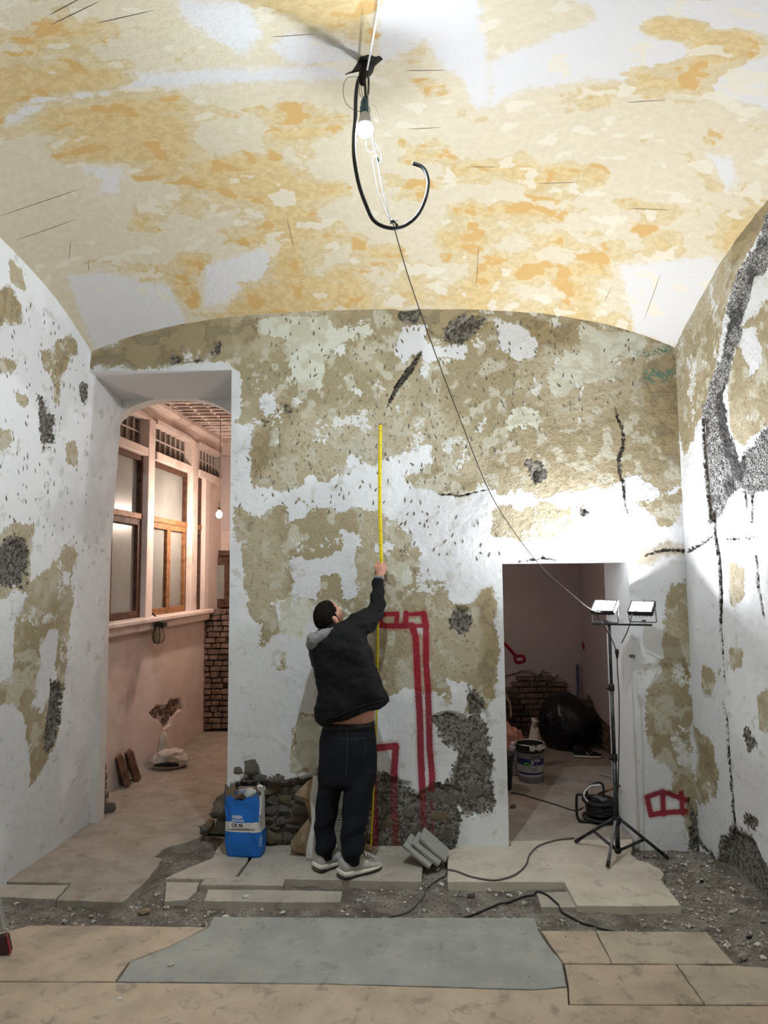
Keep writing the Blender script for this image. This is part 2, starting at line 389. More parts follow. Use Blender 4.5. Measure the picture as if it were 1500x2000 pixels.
# ------------------------------------------------------------------ structure: walls
def lines(*segs):
    out = []
    for a, b, step in segs:
        n = max(1, int(round((b-a)/step))); out += list(np.linspace(a, b, n+1)[:-1])
    return np.array(out+[segs[-1][1]])
def set_attrs(me, A):
    for k in WATTR:
        at = me.attributes.new(k, 'FLOAT', 'POINT'); at.data.foreach_set('value', np.asarray(A[k], np.float32))
def build_wall(name, us, vs, P3, A, keepcell, extraV=(), extraF=()):
    nu, nv = len(us), len(vs); idx = np.arange(nu*nv).reshape(nu, nv)
    a = idx[:-1, :-1]; b = idx[1:, :-1]; c = idx[1:, 1:]; d = idx[:-1, 1:]
    F = np.stack([a, b, c, d], -1)[keepcell]
    n0 = len(P3); V = list(map(tuple, P3))+[tuple(map(float, v)) for v in extraV]
    used = np.zeros(n0, bool); used[F.ravel()] = True; remap = -np.ones(len(V), int)
    keepv = np.concatenate([used, np.ones(len(extraV), bool)]); remap[keepv] = np.arange(keepv.sum())
    me = bpy.data.meshes.new(name)
    me.from_pydata([v for v, k in zip(V, keepv) if k], [], [tuple(remap[list(f)]) for f in F.tolist()]+[tuple(int(remap[i+n0]) for i in f) for f in extraF])
    me.materials.append(M['plaster'])
    AA = {}
    for k in WATTR: AA[k] = np.concatenate([A[k], np.full(len(extraV), 0.0 if k in ('n1', 'n2', 'n3') else FAR)])[keepv]
    set_attrs(me, AA)
    o = link(name, me); tag(o, kind='structure'); return o
def blank(n): return {k: np.full(n, FAR) for k in WATTR}
def uni(A, k, d): A[k] = np.minimum(A[k], d)
def grain(A, U, V, seed):
    A['n1'] = fbm(U*7, V*7, seed+1, 4); A['n2'] = fbm(U*2.2, V*2.2, seed+2, 5); A['n3'] = fbm(U*15, V*15, seed+3, 3)

# traced outlines, photograph pixels, laid onto the true plane of each wall
BT = {'tan': [
 [(150,720),(150,590),(750,540),(1360,590),(1360,700),(1340,930),(1300,960),(1245,923),(1219,941),(1180,952),(1105,959),(1049,962),(961,959),(886,970),(864,963),(807,954),(789,932),(825,924),(841,902),(837,875),(807,884),(783,893),(744,899),(729,918),(714,905),(681,885),(670,899),(672,926),(657,933),(645,942),(621,948),(612,929),(595,930),(594,948),(564,957),(537,957),(489,944),(492,890),(498,851),(489,833),(471,818),(465,788),(468,734),(462,719),(440,713)],
 [(456,992),(480,992),(504,1011),(525,998),(552,995),(570,1013),(588,1010),(606,995),(645,995),(660,1007),(687,995),(729,998),(777,1010),(792,1034),(807,1070),(820,1070),(831,1123),(875,1134),(883,1171),(923,1171),(938,1160),(958,1147),(965,1171),(963,1215),(971,1255),(972,1300),(963,1362),(952,1391),(900,1400),(857,1369),(846,1351),(795,1340),(762,1362),(700,1380),(640,1330),(630,1240),(615,1180),(575,1175),(512,1180),(487,1160),(480,1124),(468,1088),(457,1058)],
 [(487,1182),(538,1178),(545,1233),(516,1270),(501,1266),(505,1222)], [(540,1270),(560,1265),(558,1310),(545,1305)], [(955,995),(1118,990),(1118,1030),(1095,1057),(955,1057)],
 [(465,968),(490,972),(505,985),(480,984)], [(580,973),(608,978),(606,998),(594,992)], [(1250,985),(1335,960),(1335,1010),(1290,1030)],
 [(1309,1147),(1335,1134),(1350,1130),(1355,1450),(1362,1597),(1370,1650),(1346,1650),(1340,1610),(1338,1560),(1304,1552),(1309,1506),(1267,1477),(1269,1433),(1262,1397),(1271,1357),(1291,1324),(1295,1254),(1297,1211),(1306,1167)],
 [(590,1398),(640,1398),(640,1510),(572,1512),(578,1450)]],
 'white2': [[(786,641),(828,641),(825,668),(812,690),(790,702),(781,680)], [(828,668),(861,671),(912,675),(905,698),(886,704),(850,704),(832,735),(820,730),(822,695)],
 [(955,616),(987,626),(1026,649),(1043,668),(1039,694),(1013,703),(994,688),(968,681),(974,639)],
 [(567,1083),(611,1090),(666,1076),(670,1040),(700,1045),(696,1123),(707,1171),(670,1171),(674,1123),(655,1116),(630,1127),(615,1167),(575,1160)],
 [(875,1329),(923,1343),(908,1398),(875,1391)], [(505,775),(530,768),(548,790),(540,812),(515,815)], [(735,1555),(770,1540),(776,1570),(760,1590),(740,1582)], [(735,1068),(768,1060),(770,1075),(742,1080)],
 [(843,1450),(905,1462),(890,1490),(884,1525),(850,1520)]],
 'cream': [[(510,621),(642,617),(660,638),(720,629),(726,647),(690,659),(666,680),(636,695),(627,734),(627,755),(579,756),(565,734),(567,674),(564,656),(528,654),(507,657)],
 [(1141,639),(1235,652),(1262,672),(1242,698),(1206,701),(1203,744),(1144,750),(1085,776),(1066,744),(1079,708),(1105,688),(1144,688)], [(996,800),(1020,789),(1053,800),(1045,832),(1000,838)],
 [(590,1405),(640,1405),(640,1500),(580,1500)], [(540,1170),(600,1165),(610,1200),(590,1250),(550,1240)], [(770,1110),(800,1100),(810,1140),(780,1150)]],
 'ochre': [[(645,612),(700,608),(705,630),(690,638),(660,632)], [(747,600),(820,600),(960,600),(962,620),(900,640),(870,668),(855,670),(828,655),(815,635),(790,637),(770,625)],
 [(453,629),(510,620),(507,660),(480,671),(456,650)], [(175,695),(250,660),(350,632),(450,618),(452,660),(420,690),(330,712),(175,716)], [(498,851),(540,818),(543,830),(525,860),(519,905),(492,944)],
 [(1017,616),(1144,632),(1144,660),(1080,675),(1046,668),(1025,640)], [(1255,700),(1330,690),(1340,920),(1300,900),(1270,820)], [(1272,1072),(1300,1065),(1348,1073),(1346,1082),(1290,1085),(1262,1100),(1240,1105),(1245,1090)], [(930,1160),(958,1147),(966,1200),(970,1290),(960,1360),(940,1330),(945,1240)], [(478,1010),(498,1005),(490,1030)]],
 'cement': [[(857,668),(883,629),(909,613),(945,616),(953,632),(935,646),(915,668),(870,672)], [(771,602),(816,602),(810,627),(783,626)], [(333,690),(360,700),(415,695),(420,672),(428,672),(430,690),(400,708),(335,710)],
 [(846,1402),(875,1391),(912,1398),(915,1347),(927,1351),(949,1384),(958,1417),(956,1472),(967,1508),(963,1538),(960,1578),(938,1585),(919,1591),(897,1578),(894,1690),(725,1690),(728,1540),(735,1500),(760,1515),(800,1530),(815,1550),(845,1525),(885,1528),(892,1490),(907,1475),(903,1462),(875,1455),(860,1440),(856,1420)],
 [(450,1560),(452,1535),(470,1520),(480,1500),(500,1498),(515,1520),(560,1528),(600,1515),(625,1505),(730,1505),(730,1700),(442,1700),(450,1600)], [(875,1190),(890,1183),(912,1192),(918,1212),(905,1232),(885,1222)],
 [(548,790),(572,795),(570,806),(552,806)], [(508,818),(524,822),(520,838),(510,834)], [(1128,988),(1150,985),(1154,1005),(1138,1012)], [(1035,905),(1052,903),(1058,925),(1046,945),(1036,930)], [(1345,1560),(1362,1597),(1372,1660),(1345,1660),(1350,1610)]],
 'green': [[(1258,722),(1325,715),(1325,752),(1275,745)], [(1240,690),(1310,670),(1318,690),(1260,705)], [(478,735),(492,735),(492,768),(482,770)]]}
BPICK = [[(500,600),(1240,640),(1240,760),(1000,880),(960,930),(860,1000),(850,1160),(790,1120),(760,1010),(560,1000),(460,990),(465,900),(540,870),(540,760),(500,660)], [(880,1000),(960,1000),(980,1080),(900,1100),(840,1120)]]
BCRACK = [([(756,796),(774,758),(801,722),(822,689)], [2, 7, 9, 4]), ([(1204,796),(1206,815),(1218,842),(1218,868),(1209,894),(1211,920),(1218,946),(1221,979),(1226,1002)], [2, 3, 4, 4, 5, 5, 4, 3, 1.5]),
          ([(1262,1084),(1300,1074),(1352,1076)], [2, 4, 4]), ([(1342,1100),(1352,1300),(1362,1500),(1372,1640)], [1, 2, 3, 4]), ([(860,965),(900,968),(955,955)], [1.5, 2.5, 1.5]), ([(1005,1098),(1060,1090),(1100,1094)], [1.5, 3, 1])]
BRED = [([(743,1200),(776,1199),(774,1217)], 5), ([(743,1200),(742,1221),(770,1223),(800,1222),(808,1224)], 6), ([(793,1198),(792,1218)], 6), ([(802,1200),(827,1198)], 4.5), ([(827,1198),(832,1222),(832,1290),(836,1350),(838,1410),(839,1458),(844,1517),(843,1552)], 6.5), ([(800,1222),(832,1222)], 4.5),
        ([(804,1222),(812,1245),(814,1290),(817,1350),(820,1400),(822,1482),(826,1563),(830,1632)], 7), ([(734,1461),(773,1457),(770,1505),(769,1575),(773,1652)], 7), ([(729,1500),(731,1560),(732,1656)], 6.5), ([(843,1552),(846,1640)], 3),
        ([(1263,1557),(1294,1546),(1340,1563)], 5), ([(1264,1557),(1271,1590)], 5.5), ([(1271,1592),(1296,1587),(1340,1585)], 5.5), ([(1294,1546),(1296,1590)], 5.5), ([(1330,1549),(1333,1588)], 5)]

X0L, X1L, ZL = -2.16, -1.04, 3.25          # tall opening to the corridor
X0R, X1R, ZR = 0.835, 1.705, 1.872         # low opening to the store room
def wall_back():
    us = lines((X0L-0.1, X1L, 0.0125), (X1L, X0R, 0.0115), (X0R, X1R, 0.0125), (X1R, XR+0.005, 0.0115)); vs_ = lines((-0.07, ZR, 0.0115), (ZR, ZL, 0.0115), (ZL, 3.74, 0.0125))
    U, V = np.meshgrid(us, vs_, indexing='ij'); U = U.ravel(); V = V.ravel(); Q = np.stack([U, V], 1)
    A = blank(len(U)); grain(A, U, V, 71); pr = lambda pts: [at_y(x, y, DW)[[0, 2]] for x, y in pts]
    for k, polys in BT.items():
        for p in polys: uni(A, k, sdf_poly(Q, pr(p)))
    s = DW/FPX
    for p, r in BCRACK: uni(A, 'crack', sdf_line(Q, pr(p), np.array(r)*s*0.8))
    for p, r in BRED: uni(A, 'red', sdf_line(Q, pr(p), r*s))
    # clear margin of white paint along the openings
    dl = np.maximum(np.abs(U-X1L), 0)+np.where(V > ZL, V-ZL, 0); A['tan'] = np.where(V < ZL, np.maximum(A['tan'], 0.028-np.abs(U-X1L)), A['tan'])
    dep = 0.004*fbm(U*5, V*5, 3)+0.0025*fbm(U*25, V*25, 5)
    edge = np.minimum(np.abs(U-X1L)+np.maximum(V-ZL, 0), np.minimum(np.abs(U-X0R), np.abs(U-X1R))+np.maximum(V-ZR, 0))
    edge = np.minimum(edge, np.where(U < X1L, np.abs(V-ZL), 9)); edge = np.minimum(edge, np.where((U > X0R) & (U < X1R), np.abs(V-ZR), 9))
    fade = np.clip(edge/0.03, 0, 1)
    cem = A['cement']+0.05*fbm(U*7, V*7, 11)
    rec = np.clip(-cem/0.03, 0, 1)*(0.022+0.02*np.abs(fbm(U*14, V*14, 21)))
    pocket = sdf_poly(Q, pr([(455,1690),(455,1560),(452,1540),(470,1528),(500,1525),(560,1535),(625,1515),(690,1520),(690,1690)]))+0.03*fbm(U*8, V*8, 8)
    rec = np.maximum(rec, np.clip(-pocket/0.03, 0, 1)*0.065)
    rec = np.maximum(rec, np.clip(-A['crack']/0.008, 0, 1)*0.015)
    Y = DW+(dep+rec)*fade
    P3 = np.stack([U, Y, V], 1)
    uc = (us[:-1]+us[1:])/2; vc = (vs_[:-1]+vs_[1:])/2; UC, VC = np.meshgrid(uc, vc, indexing='ij')
    keep = (VC < vault(UC, DW)+0.02) & ~((UC < X1L) & (VC < ZL)) & ~((UC > X0R) & (UC < X1R) & (VC < ZR)) & (UC > left_x(DW, VC)-0.02)
    EV = []; EF = []
    def quad(*p): n = len(EV); EV.extend(p); EF.append((n, n+1, n+2, n+3))
    yb = 5.29
    quad((X1L, DW, -0.07), (X1L, DW, ZL), (X1L, yb, ZL-0.07), (X1L, yb, -0.07))                 # right jamb of the tall opening
    quad((X1L, DW, ZL), (-2.3, DW, ZL), (-2.3, yb, ZL-0.07), (X1L, yb, ZL-0.07))                # its soffit
    quad((X0R, DW, ZR), (X0R, DW, -0.07), (X0R, yb, -0.07), (X0R, yb, ZR))
    quad((X1R, DW, -0.07), (X1R, DW, ZR), (X1R, yb, ZR), (X1R, yb, -0.07))
    quad((X1R, DW, ZR), (X0R, DW, ZR), (X0R, yb, ZR), (X1R, yb, ZR))
    # rear face of the wall, towards the corridor and the store room
    quad((X1L, yb, -0.07), (X0R, yb, -0.07), (X0R, yb, 3.8), (X1L, yb, 3.8)); quad((X0R, yb, ZR), (X1R, yb, ZR), (X1R, yb, 3.8), (X0R, yb, 3.8)); quad((X1R, yb, -0.07), (2.4, yb, -0.07), (2.4, yb, 3.8), (X1R, yb, 3.8))
    return build_wall('wall_back', us, vs_, P3, A, keep, EV, EF)
WB = wall_back()

LT = {'tan': [[(71,674),(107,684),(114,661),(140,645),(156,674),(130,687),(130,720),(117,752),(114,785),(104,785),(104,759),(84,716)], [(128,872),(143,863),(150,905),(130,905)],
 [(0,1045),(26,1021),(64,1034),(58,1090),(56,1160),(0,1165),(-40,1100)], [(60,1146),(86,1112),(131,1068),(150,1090),(150,1150),(146,1195),(174,1217),(182,1262),(178,1337),(172,1390),(146,1397),(131,1437),(120,1431),(98,1465),(56,1544),(53,1487),(45,1394),(22,1375),(-30,1375),(-30,1337),(26,1337),(22,1262),(30,1210)],
 [(24,517),(46,520),(46,560),(30,555)], [(-40,560),(25,575),(45,595),(40,625),(-40,640)], [(-30,697),(33,703),(30,723),(-30,725)], [(-30,830),(20,840),(18,870),(-30,875)], [(60,700),(75,700),(70,715)], [(35,775),(52,778),(50,790),(36,788)]],
 'white2': [[(75,1255),(112,1232),(109,1319),(94,1375),(79,1397),(64,1375),(75,1319)], [(116,1110),(139,1112),(139,1150),(120,1146)], [(22,1165),(50,1160),(45,1200),(20,1205)]],
 'cement': [[(72,770),(94,781),(107,833),(107,866),(83,882),(76,824)], [(4,1064),(22,1052),(49,1060),(56,1105),(45,1150),(22,1156),(4,1131)], [(142,1202),(172,1244),(176,1337),(165,1394),(131,1412),(140,1340),(150,1300)], [(97,1330),(124,1337),(127,1412),(94,1461),(90,1431)], [(166,1570),(184,1565),(182,1600),(170,1600)], [(158,755),(170,752),(166,785),(160,785)], [(115,1420),(132,1418),(130,1437)]],
 'ochre': [[(100,700),(130,690),(128,720),(114,770),(106,750)], [(120,660),(155,660),(150,680)], [(-40,560),(25,575),(45,595),(40,625),(-40,640)]]}
LPICK = [[(0,540),(60,560),(170,700),(178,1090),(60,1060),(-40,1010),(-60,800),(-60,540)]]
def wall_left():
    us = lines((-0.6, 2.4, 0.06), (2.4, DW, 0.0125), (DW, 5.30, 0.02)); vs_ = lines((-0.07, 4.16, 0.0125),)
    U, V = np.meshgrid(us, vs_, indexing='ij'); U = U.ravel(); V = V.ravel(); Q = np.stack([U, V], 1)
    A = blank(len(U)); grain(A, U, V, 81); pr = lambda pts: [at_plane(x, y, *LPL)[[1, 2]] for x, y in pts]
    for k, polys in LT.items():
        for p in polys: uni(A, k, sdf_poly(Q, pr(p)))
    for (c, r) in (((1.2, 1.6), 0.5), ((0.3, 2.4), 0.4), ((1.9, 0.9), 0.3)): uni(A, 'tan', np.hypot(U-c[0], V-c[1])-r)
    for k in ('tan', 'cement'): A[k] = np.maximum(A[k], U-4.80+0.02)
    dep = 0.006*fbm(U*3, V*3, 31)+0.003*fbm(U*20, V*20, 35)
    rec = np.clip(-(A['cement']+0.04*fbm(U*8, V*8, 37))/0.03, 0, 1)*0.028
    X = left_x(U, V)-dep-rec
    X = X-0.02*np.clip((U-DW)/0.5, 0, 1)
    uc = (us[:-1]+us[1:])/2; vc = (vs_[:-1]+vs_[1:])/2; UC, VC = np.meshgrid(uc, vc, indexing='ij')
    keep = np.where(UC < DW, VC < vault(left_x(UC, VC), UC)+0.02, VC < 3.27)
    return build_wall('wall_left', us, vs_, np.stack([X, U, V], 1)[:, :], A, keep)
WL = wall_left()
RT = {'char': [[(1510,400),(1480,464),(1445,527),(1420,597),(1406,695),(1389,747),(1371,817),(1371,870),(1378,940),(1385,1020),(1403,1010),(1424,975),(1445,954),(1497,957),(1530,960),(1530,820),(1490,831),(1476,863),(1445,887),(1424,835),(1417,765),(1427,712),(1445,642),(1473,555),(1515,490)]],
 'tan': [[(1312,690),(1360,570),(1440,455),(1510,370),(1510,430),(1480,464),(1445,527),(1420,597),(1406,695),(1389,747),(1370,800),(1355,850),(1335,900),(1325,800)], [(1445,645),(1520,560),(1520,820),(1476,855),(1445,880),(1424,835),(1418,760)],
 [(1353,1415),(1397,1451),(1400,1561),(1364,1568),(1357,1470)], [(1371,1305),(1404,1313),(1390,1360),(1372,1350)], [(1425,1100),(1455,1110),(1450,1180),(1430,1170)], [(1428,1270),(1450,1265),(1450,1310),(1430,1305)], [(1478,1365),(1510,1360),(1510,1430),(1485,1420)]],
 'cement': [[(1437,1619),(1470,1637),(1500,1700),(1540,1800),(1500,1790),(1452,1735),(1405,1690),(1412,1640)], [(1455,1586),(1477,1602),(1473,1618),(1458,1605)], [(1455,1426),(1477,1455),(1462,1466)], [(1350,1600),(1372,1640),(1400,1690),(1370,1670)]],
 'white2': [[(1450,650),(1480,640),(1490,700),(1470,730),(1450,700)]],
 'ochre': [[(1360,1440),(1397,1460),(1396,1530),(1366,1500)], [(1440,460),(1500,385),(1500,420),(1450,500),(1420,560)]]}
RCR = [([(1392,1000),(1397,1050),(1404,1087),(1410,1160),(1408,1232),(1415,1335)], [6, 5, 6, 6, 4, 1]), ([(1412,1370),(1419,1397),(1424,1488),(1430,1561),(1434,1625)], [2, 3, 4, 4, 6]), ([(1345,1076),(1370,1062),(1392,1046)], [4, 3, 2]), ([(1477,1087),(1480,1140),(1492,1207)], [2, 3, 2]),
       ([(1371,817),(1374,880),(1380,950),(1388,1015)], [4, 6, 7, 5]), ([(1470,965),(1468,1020)], [3, 2]), ([(1455,960),(1460,1000)], [3, 1]), ([(1420,1054),(1480,1050)], [1.5, 1.5])]
def wall_right():
    us = lines((-0.6, 2.4, 0.06), (2.4, DW, 0.0125)); vs_ = lines((-0.07, 4.16, 0.0125),)
    U, V = np.meshgrid(us, vs_, indexing='ij'); U = U.ravel(); V = V.ravel(); Q = np.stack([U, V], 1)
    A = blank(len(U)); grain(A, U, V, 91); pr = lambda pts: [at_plane(x, y, (1, 0, 0), XR)[[1, 2]] for x, y in pts]
    for k, polys in RT.items():
        for p in polys: uni(A, k, sdf_poly(Q, pr(p)))
    for p, r in RCR: uni(A, 'crack', sdf_line(Q, pr(p), np.array(r)*4.3/FPX*1.1))
    for (c, r) in (((1.5, 1.9), 0.5), ((0.4, 2.3), 0.45), ((2.3, 0.7), 0.3), ((2.6, 3.2), 0.5)): uni(A, 'tan', np.hypot(U-c[0], V-c[1])-r)
    dep = 0.008*fbm(U*2.5, V*2.5, 41)+0.004*fbm(U*18, V*18, 45)
    rec = np.clip(-(A['cement']+0.04*fbm(U*8, V*8, 47))/0.03, 0, 1)*0.03+np.clip(-A['char']/0.02, 0, 1)*(0.008+0.01*fbm(U*40, V*40, 48))
    rec = np.maximum(rec, np.clip(-A['crack']/0.01, 0, 1)*0.018)
    X = XR+(dep+rec)*np.clip((DW-U)/0.04, 0, 1)
    uc = (us[:-1]+us[1:])/2; vc = (vs_[:-1]+vs_[1:])/2; UC, VC = np.meshgrid(uc, vc, indexing='ij')
    return build_wall('wall_right', us, vs_, np.stack([X, U, V], 1), A, VC < vault(XR, UC)+0.02)
WR = wall_right()
def wall_front():
    us = lines((-2.9, 2.2, 0.05),); vs_ = lines((-0.07, 3.7, 0.05),)
    U, V = np.meshgrid(us, vs_, indexing='ij'); U = U.ravel(); V = V.ravel(); A = blank(len(U)); grain(A, U, V, 95)
    for (c, r) in (((-1.2, 2.2), 0.6), ((0.6, 1.5), 0.5), ((1.5, 2.6), 0.5), ((0, 2.9), 0.5)): uni(A, 'tan', np.hypot(U-c[0], V-c[1])-r)
    uc = (us[:-1]+us[1:])/2; vc = (vs_[:-1]+vs_[1:])/2; UC, VC = np.meshgrid(uc, vc, indexing='ij')
    return build_wall('wall_front', us, vs_, np.stack([U, np.full(len(U), -0.6), V], 1), A, VC < vault(UC, -0.6)+0.05)
wall_front()

# ------------------------------------------------------------------ chisel marks hacked into the plaster
M['chisel'] = simple('chisel_mark', (116, 107, 94), 0.95, var=0.3, scale=9)
def chisel(parent, polys, pt, nrm, along, up, dens, seed, ang=0.35):
    r = random.Random(seed); b = MB(); lo = np.min([np.min(p, 0) for p in polys], 0); hi = np.max([np.max(p, 0) for p in polys], 0); T = bvh(parent); done = []
    for _ in range(int(dens*(hi-lo).prod())):
        u, v = r.uniform(lo[0], hi[0]), r.uniform(lo[1], hi[1])
        if not any(inside((u, v), p) for p in polys): continue
        if any((u-a)**2+(v-c)**2 < 0.0011 for a, c in done[-260:]): continue
        h = T.ray_cast(Vector(pt(u, v)+nrm*0.3), Vector(-nrm), 0.6)
        if h[0] is None: continue
        done.append((u, v)); c = np.array(h[0])+nrm*0.0012; L = r.uniform(0.009, 0.024); W = r.uniform(0.0035, 0.0075); t = r.gauss(0, ang)+0.25*math.sin(u*2.1+v)
        d = up*math.cos(t)+along*math.sin(t); e = np.cross(nrm, d)
        b.add([c-d*L, c-d*L*0.3+e*W*1.1, c+d*L*0.45+e*W*0.7, c+d*L, c+d*L*0.3-e*W*0.8, c-d*L*0.5-e*W], [(0, 1, 2, 3, 4, 5)])
    o = b.build('chisel_marks', M['chisel'], parent); o['kind'] = 'stuff'
def inside(p, poly):
    x, y = p; r = False; n = len(poly)
    for i in range(n):
        a = poly[i]; b = poly[i-1]
        if (a[1] > y) != (b[1] > y) and x < (b[0]-a[0])*(y-a[1])/(b[1]-a[1])+a[0]: r = not r
    return r
EX, EY, EZ = np.eye(3)
chisel(WB, [[at_y(x, y, DW)[[0, 2]] for x, y in p] for p in BPICK], lambda u, v: np.array((u, DW, v)), -EY, EX, EZ, 150, 5)
chisel(WL, [[at_plane(x, y, *LPL)[[1, 2]] for x, y in p] for p in LPICK], lambda u, v: np.array((left_x(u, v), u, v)), EX, EY, EZ, 120, 6, 0.2)
# ------------------------------------------------------------------ structure: the vault
PLAIN = [[(0,200),(120,158),(250,143),(500,130),(700,126),(700,155),(450,163),(250,176),(100,212),(0,248)], [(740,-60),(930,-60),(950,85),(960,205),(930,215),(900,150),(860,130),(830,80),(740,130)], [(930,-60),(1560,-60),(1560,230),(1300,170),(1150,155),(1080,170),(1020,175),(960,210),(955,120),(1080,70),(1000,20)],
 [(345,0),(490,0),(510,70),(480,110),(420,80),(360,40)], [(130,540),(200,530),(330,560),(370,640),(190,690),(170,650)], [(1210,520),(1380,500),(1420,520),(1330,680),(1240,650)], [(560,60),(700,90),(700,130),(560,125),(530,90)], [(160,320),(240,330),(230,380),(170,385)], [(990,130),(1010,175),(960,210)], [(1380,300),(1430,310),(1440,360),(1420,370)], [(400,520),(520,480),(560,560),(400,600)]]
OCH = [(1050,30,110,35), (1310,55,60,25), (1440,90,80,30), (150,60,200,60), (260,270,120,40), (100,370,100,50), (150,150,120,30)]
def ceiling():
    us = lines((-2.95, 2.35, 0.016),); vs_ = lines((-0.65, 2.2, 0.06), (2.2, DW+0.04, 0.016))
    U, V = np.meshgrid(us, vs_, indexing='ij'); U = U.ravel(); V = V.ravel(); Z = vault(U, V)+0.006*fbm(U*2, V*2, 51)+0.002*fbm(U*12, V*12, 52)
    P = np.stack([U, V, Z], 1); px = to_px(P); dist = np.linalg.norm(P-CP, axis=1)
    s = dist/FPX; ok = V > 2.25
    pl = np.full(len(U), FAR)
    for p in PLAIN:
        d = sdf_poly(px/300.0, np.array(p)/300.0)*300*s; pl = np.minimum(pl, np.where(ok, d, FAR))
    for x, y, a, b in OCH: pl = np.maximum(pl, np.where(ok, (1-np.hypot((px[:, 0]-x)/a, (px[:, 1]-y)/b))*0.2, -FAR))
    ye = np.hypot((px[:, 0]-1080)/420, (px[:, 1]-390)/260)-1; ye = np.minimum(ye, np.hypot((px[:, 0]-640)/330, (px[:, 1]-520)/150)-1)
    ye = np.minimum(ye, np.hypot((px[:, 0]-200)/260, (px[:, 1]-330)/170)-1); ye = np.where(ok, ye, 0.0)
    wx = U+0.07*fbm(U*5, V*5, 57, 3); wy = V+0.06*fbm(U*5+9, V*5, 58, 3)
    bl = 0.62*fbm(wx*1.5, wy*2.4, 53, 6)+0.38*fbm(wx*4.2, wy*6.5, 54, 5)
    bl = bl-np.clip(0.5-pl/0.14, 0, 1)*0.36-np.clip(ye+0.5, 0, 0.8)*0.08+0.10
    fk = fbm(wx*7, wy*11, 55, 4)
    nu, nv = len(us), len(vs_); idx = np.arange(nu*nv).reshape(nu, nv)
    F = np.stack([idx[:-1, :-1], idx[:-1, 1:], idx[1:, 1:], idx[1:, :-1]], -1).reshape(-1, 4)
    me = bpy.data.meshes.new('ceiling'); me.from_pydata(P.tolist(), [], F.tolist()); me.materials.append(M['ceiling'])
    for k, a in (('plain', pl), ('blotch', bl), ('fleck', fk)):
        at = me.attributes.new(k, 'FLOAT', 'POINT'); at.data.foreach_set('value', a.astype(np.float32))
    me.polygons.foreach_set('use_smooth', [True]*len(me.polygons))
    o = link('ceiling', me); tag(o, kind='structure'); return o
CE = ceiling(); CEB = bvh(CE)
M['scratch'] = simple('ceiling_scratch', (120, 104, 84), 0.9)  # brown of the thin scratches across the vault
for a, b in (((95,30),(160,-5)), ((100,48),(195,2)), ((190,45),(300,20)), ((0,422),(168,365)), ((30,470),(150,428)), ((530,72),(618,66)), ((790,138),(875,137)), ((795,252),(862,249)), ((910,326),(975,326)), ((1050,358),(1132,356)), ((1225,200),(1300,195)), ((1228,407),(1310,410)), ((1290,535),(1258,625)), ((1195,560),(1180,590)), ((560,425),(575,490)), ((138,470),(135,505)), ((172,508),(174,530)), ((935,480),(930,560))):
    pts = [cast(CEB, a[0]+(b[0]-a[0])*t, a[1]+(b[1]-a[1])*t, 0.0) for t in np.linspace(0, 1, 7)]
    if all(p is not None for p in pts): tube('scratch', pts, [0.0005, .0018, .002, .002, .002, .0016, .0005], M['scratch'], CE, 5)

# ------------------------------------------------------------------ structure: floor, broken slabs on rubble
SLABS = []          # world outlines, for finding the ground height
def outline(pts, rag, step=0.045):
    out = []
    for i in range(len(pts)):
        a = np.array(pts[i], float); b = np.array(pts[(i+1) % len(pts)], float); L = np.linalg.norm(b-a); n = max(1, int(L/step)) if rag else 1
        nn = np.array([-(b-a)[1], (b-a)[0]])/max(L, 1e-6)
        for k in range(n):
            p = a+(b-a)*k/n
            if rag and 0 < k: p = p+nn*rnd.uniform(-rag, rag)
            out.append(p)
    return out
def slab(pts, mat, z=0.0, th=0.055, rag=0.0, px=True, name='slab', bev=0.004):
    P = [at_z(x, y, z)[:2] if px else np.array([x, y], float) for x, y in pts]
    P = outline(P, rag); ar = sum(P[i][0]*P[(i+1) % len(P)][1]-P[(i+1) % len(P)][0]*P[i][1] for i in range(len(P)))
    if ar < 0: P = P[::-1]
    SLABS.append((np.array(P), z))
    c = np.mean(P, 0); n = len(P)
    inner = [p+(c-p)/max(np.linalg.norm(c-p), 1e-6)*bev for p in P]
    V = [(p[0], p[1], z) for p in inner]+[(p[0], p[1], z-bev*0.8) for p in P]+[(p[0], p[1], z-th) for p in P]
    F = [tuple(range(n))]
    for i in range(n):
        j = (i+1) % n; F += [(i, n+i, n+j, j), (n+i, 2*n+i, 2*n+j, n+j)]
    return mesh(name, V, F, mat, FLOOR)
def floor():
    us = lines((-3.0, 2.34, 0.022),); vs_ = lines((-0.7, 3.2, 0.12), (3.2, 5.0, 0.02), (5.0, 9.2, 0.1))
    U, V = np.meshgrid(us, vs_, indexing='ij'); U = U.ravel(); V = V.ravel()
    Z = -0.046+0.016*fbm(U*4, V*4, 61)+0.012*fbm(U*14, V*14, 62)
    Z = Z+0.045*np.clip((U-1.72)/0.2, 0, 1)*np.clip((4.75-V)/0.3, 0, 1); Z = np.where((V < 3.3) | (V > 5.1), -0.075, Z)
    nu, nv = len(us), len(vs_); idx = np.arange(nu*nv).reshape(nu, nv)
    F = np.stack([idx[:-1, :-1], idx[1:, :-1], idx[1:, 1:], idx[:-1, 1:]], -1).reshape(-1, 4)
    me = bpy.data.meshes.new('floor'); me.from_pydata(np.stack([U, V, Z], 1).tolist(), [], F.tolist()); me.materials.append(M['ground'])
    me.polygons.foreach_set('use_smooth', [True]*len(me.polygons))
    o = link('floor', me); tag(o, kind='structure'); return o
FLOOR = floor()
hall = [(60,1722),(140,1724),(126,1742),(112,1757),(170,1759),(240,1761),(293,1713),(318,1678),(300,1674),(325,1655),(360,1645),(396,1633),(398,1622),(383,1612)]
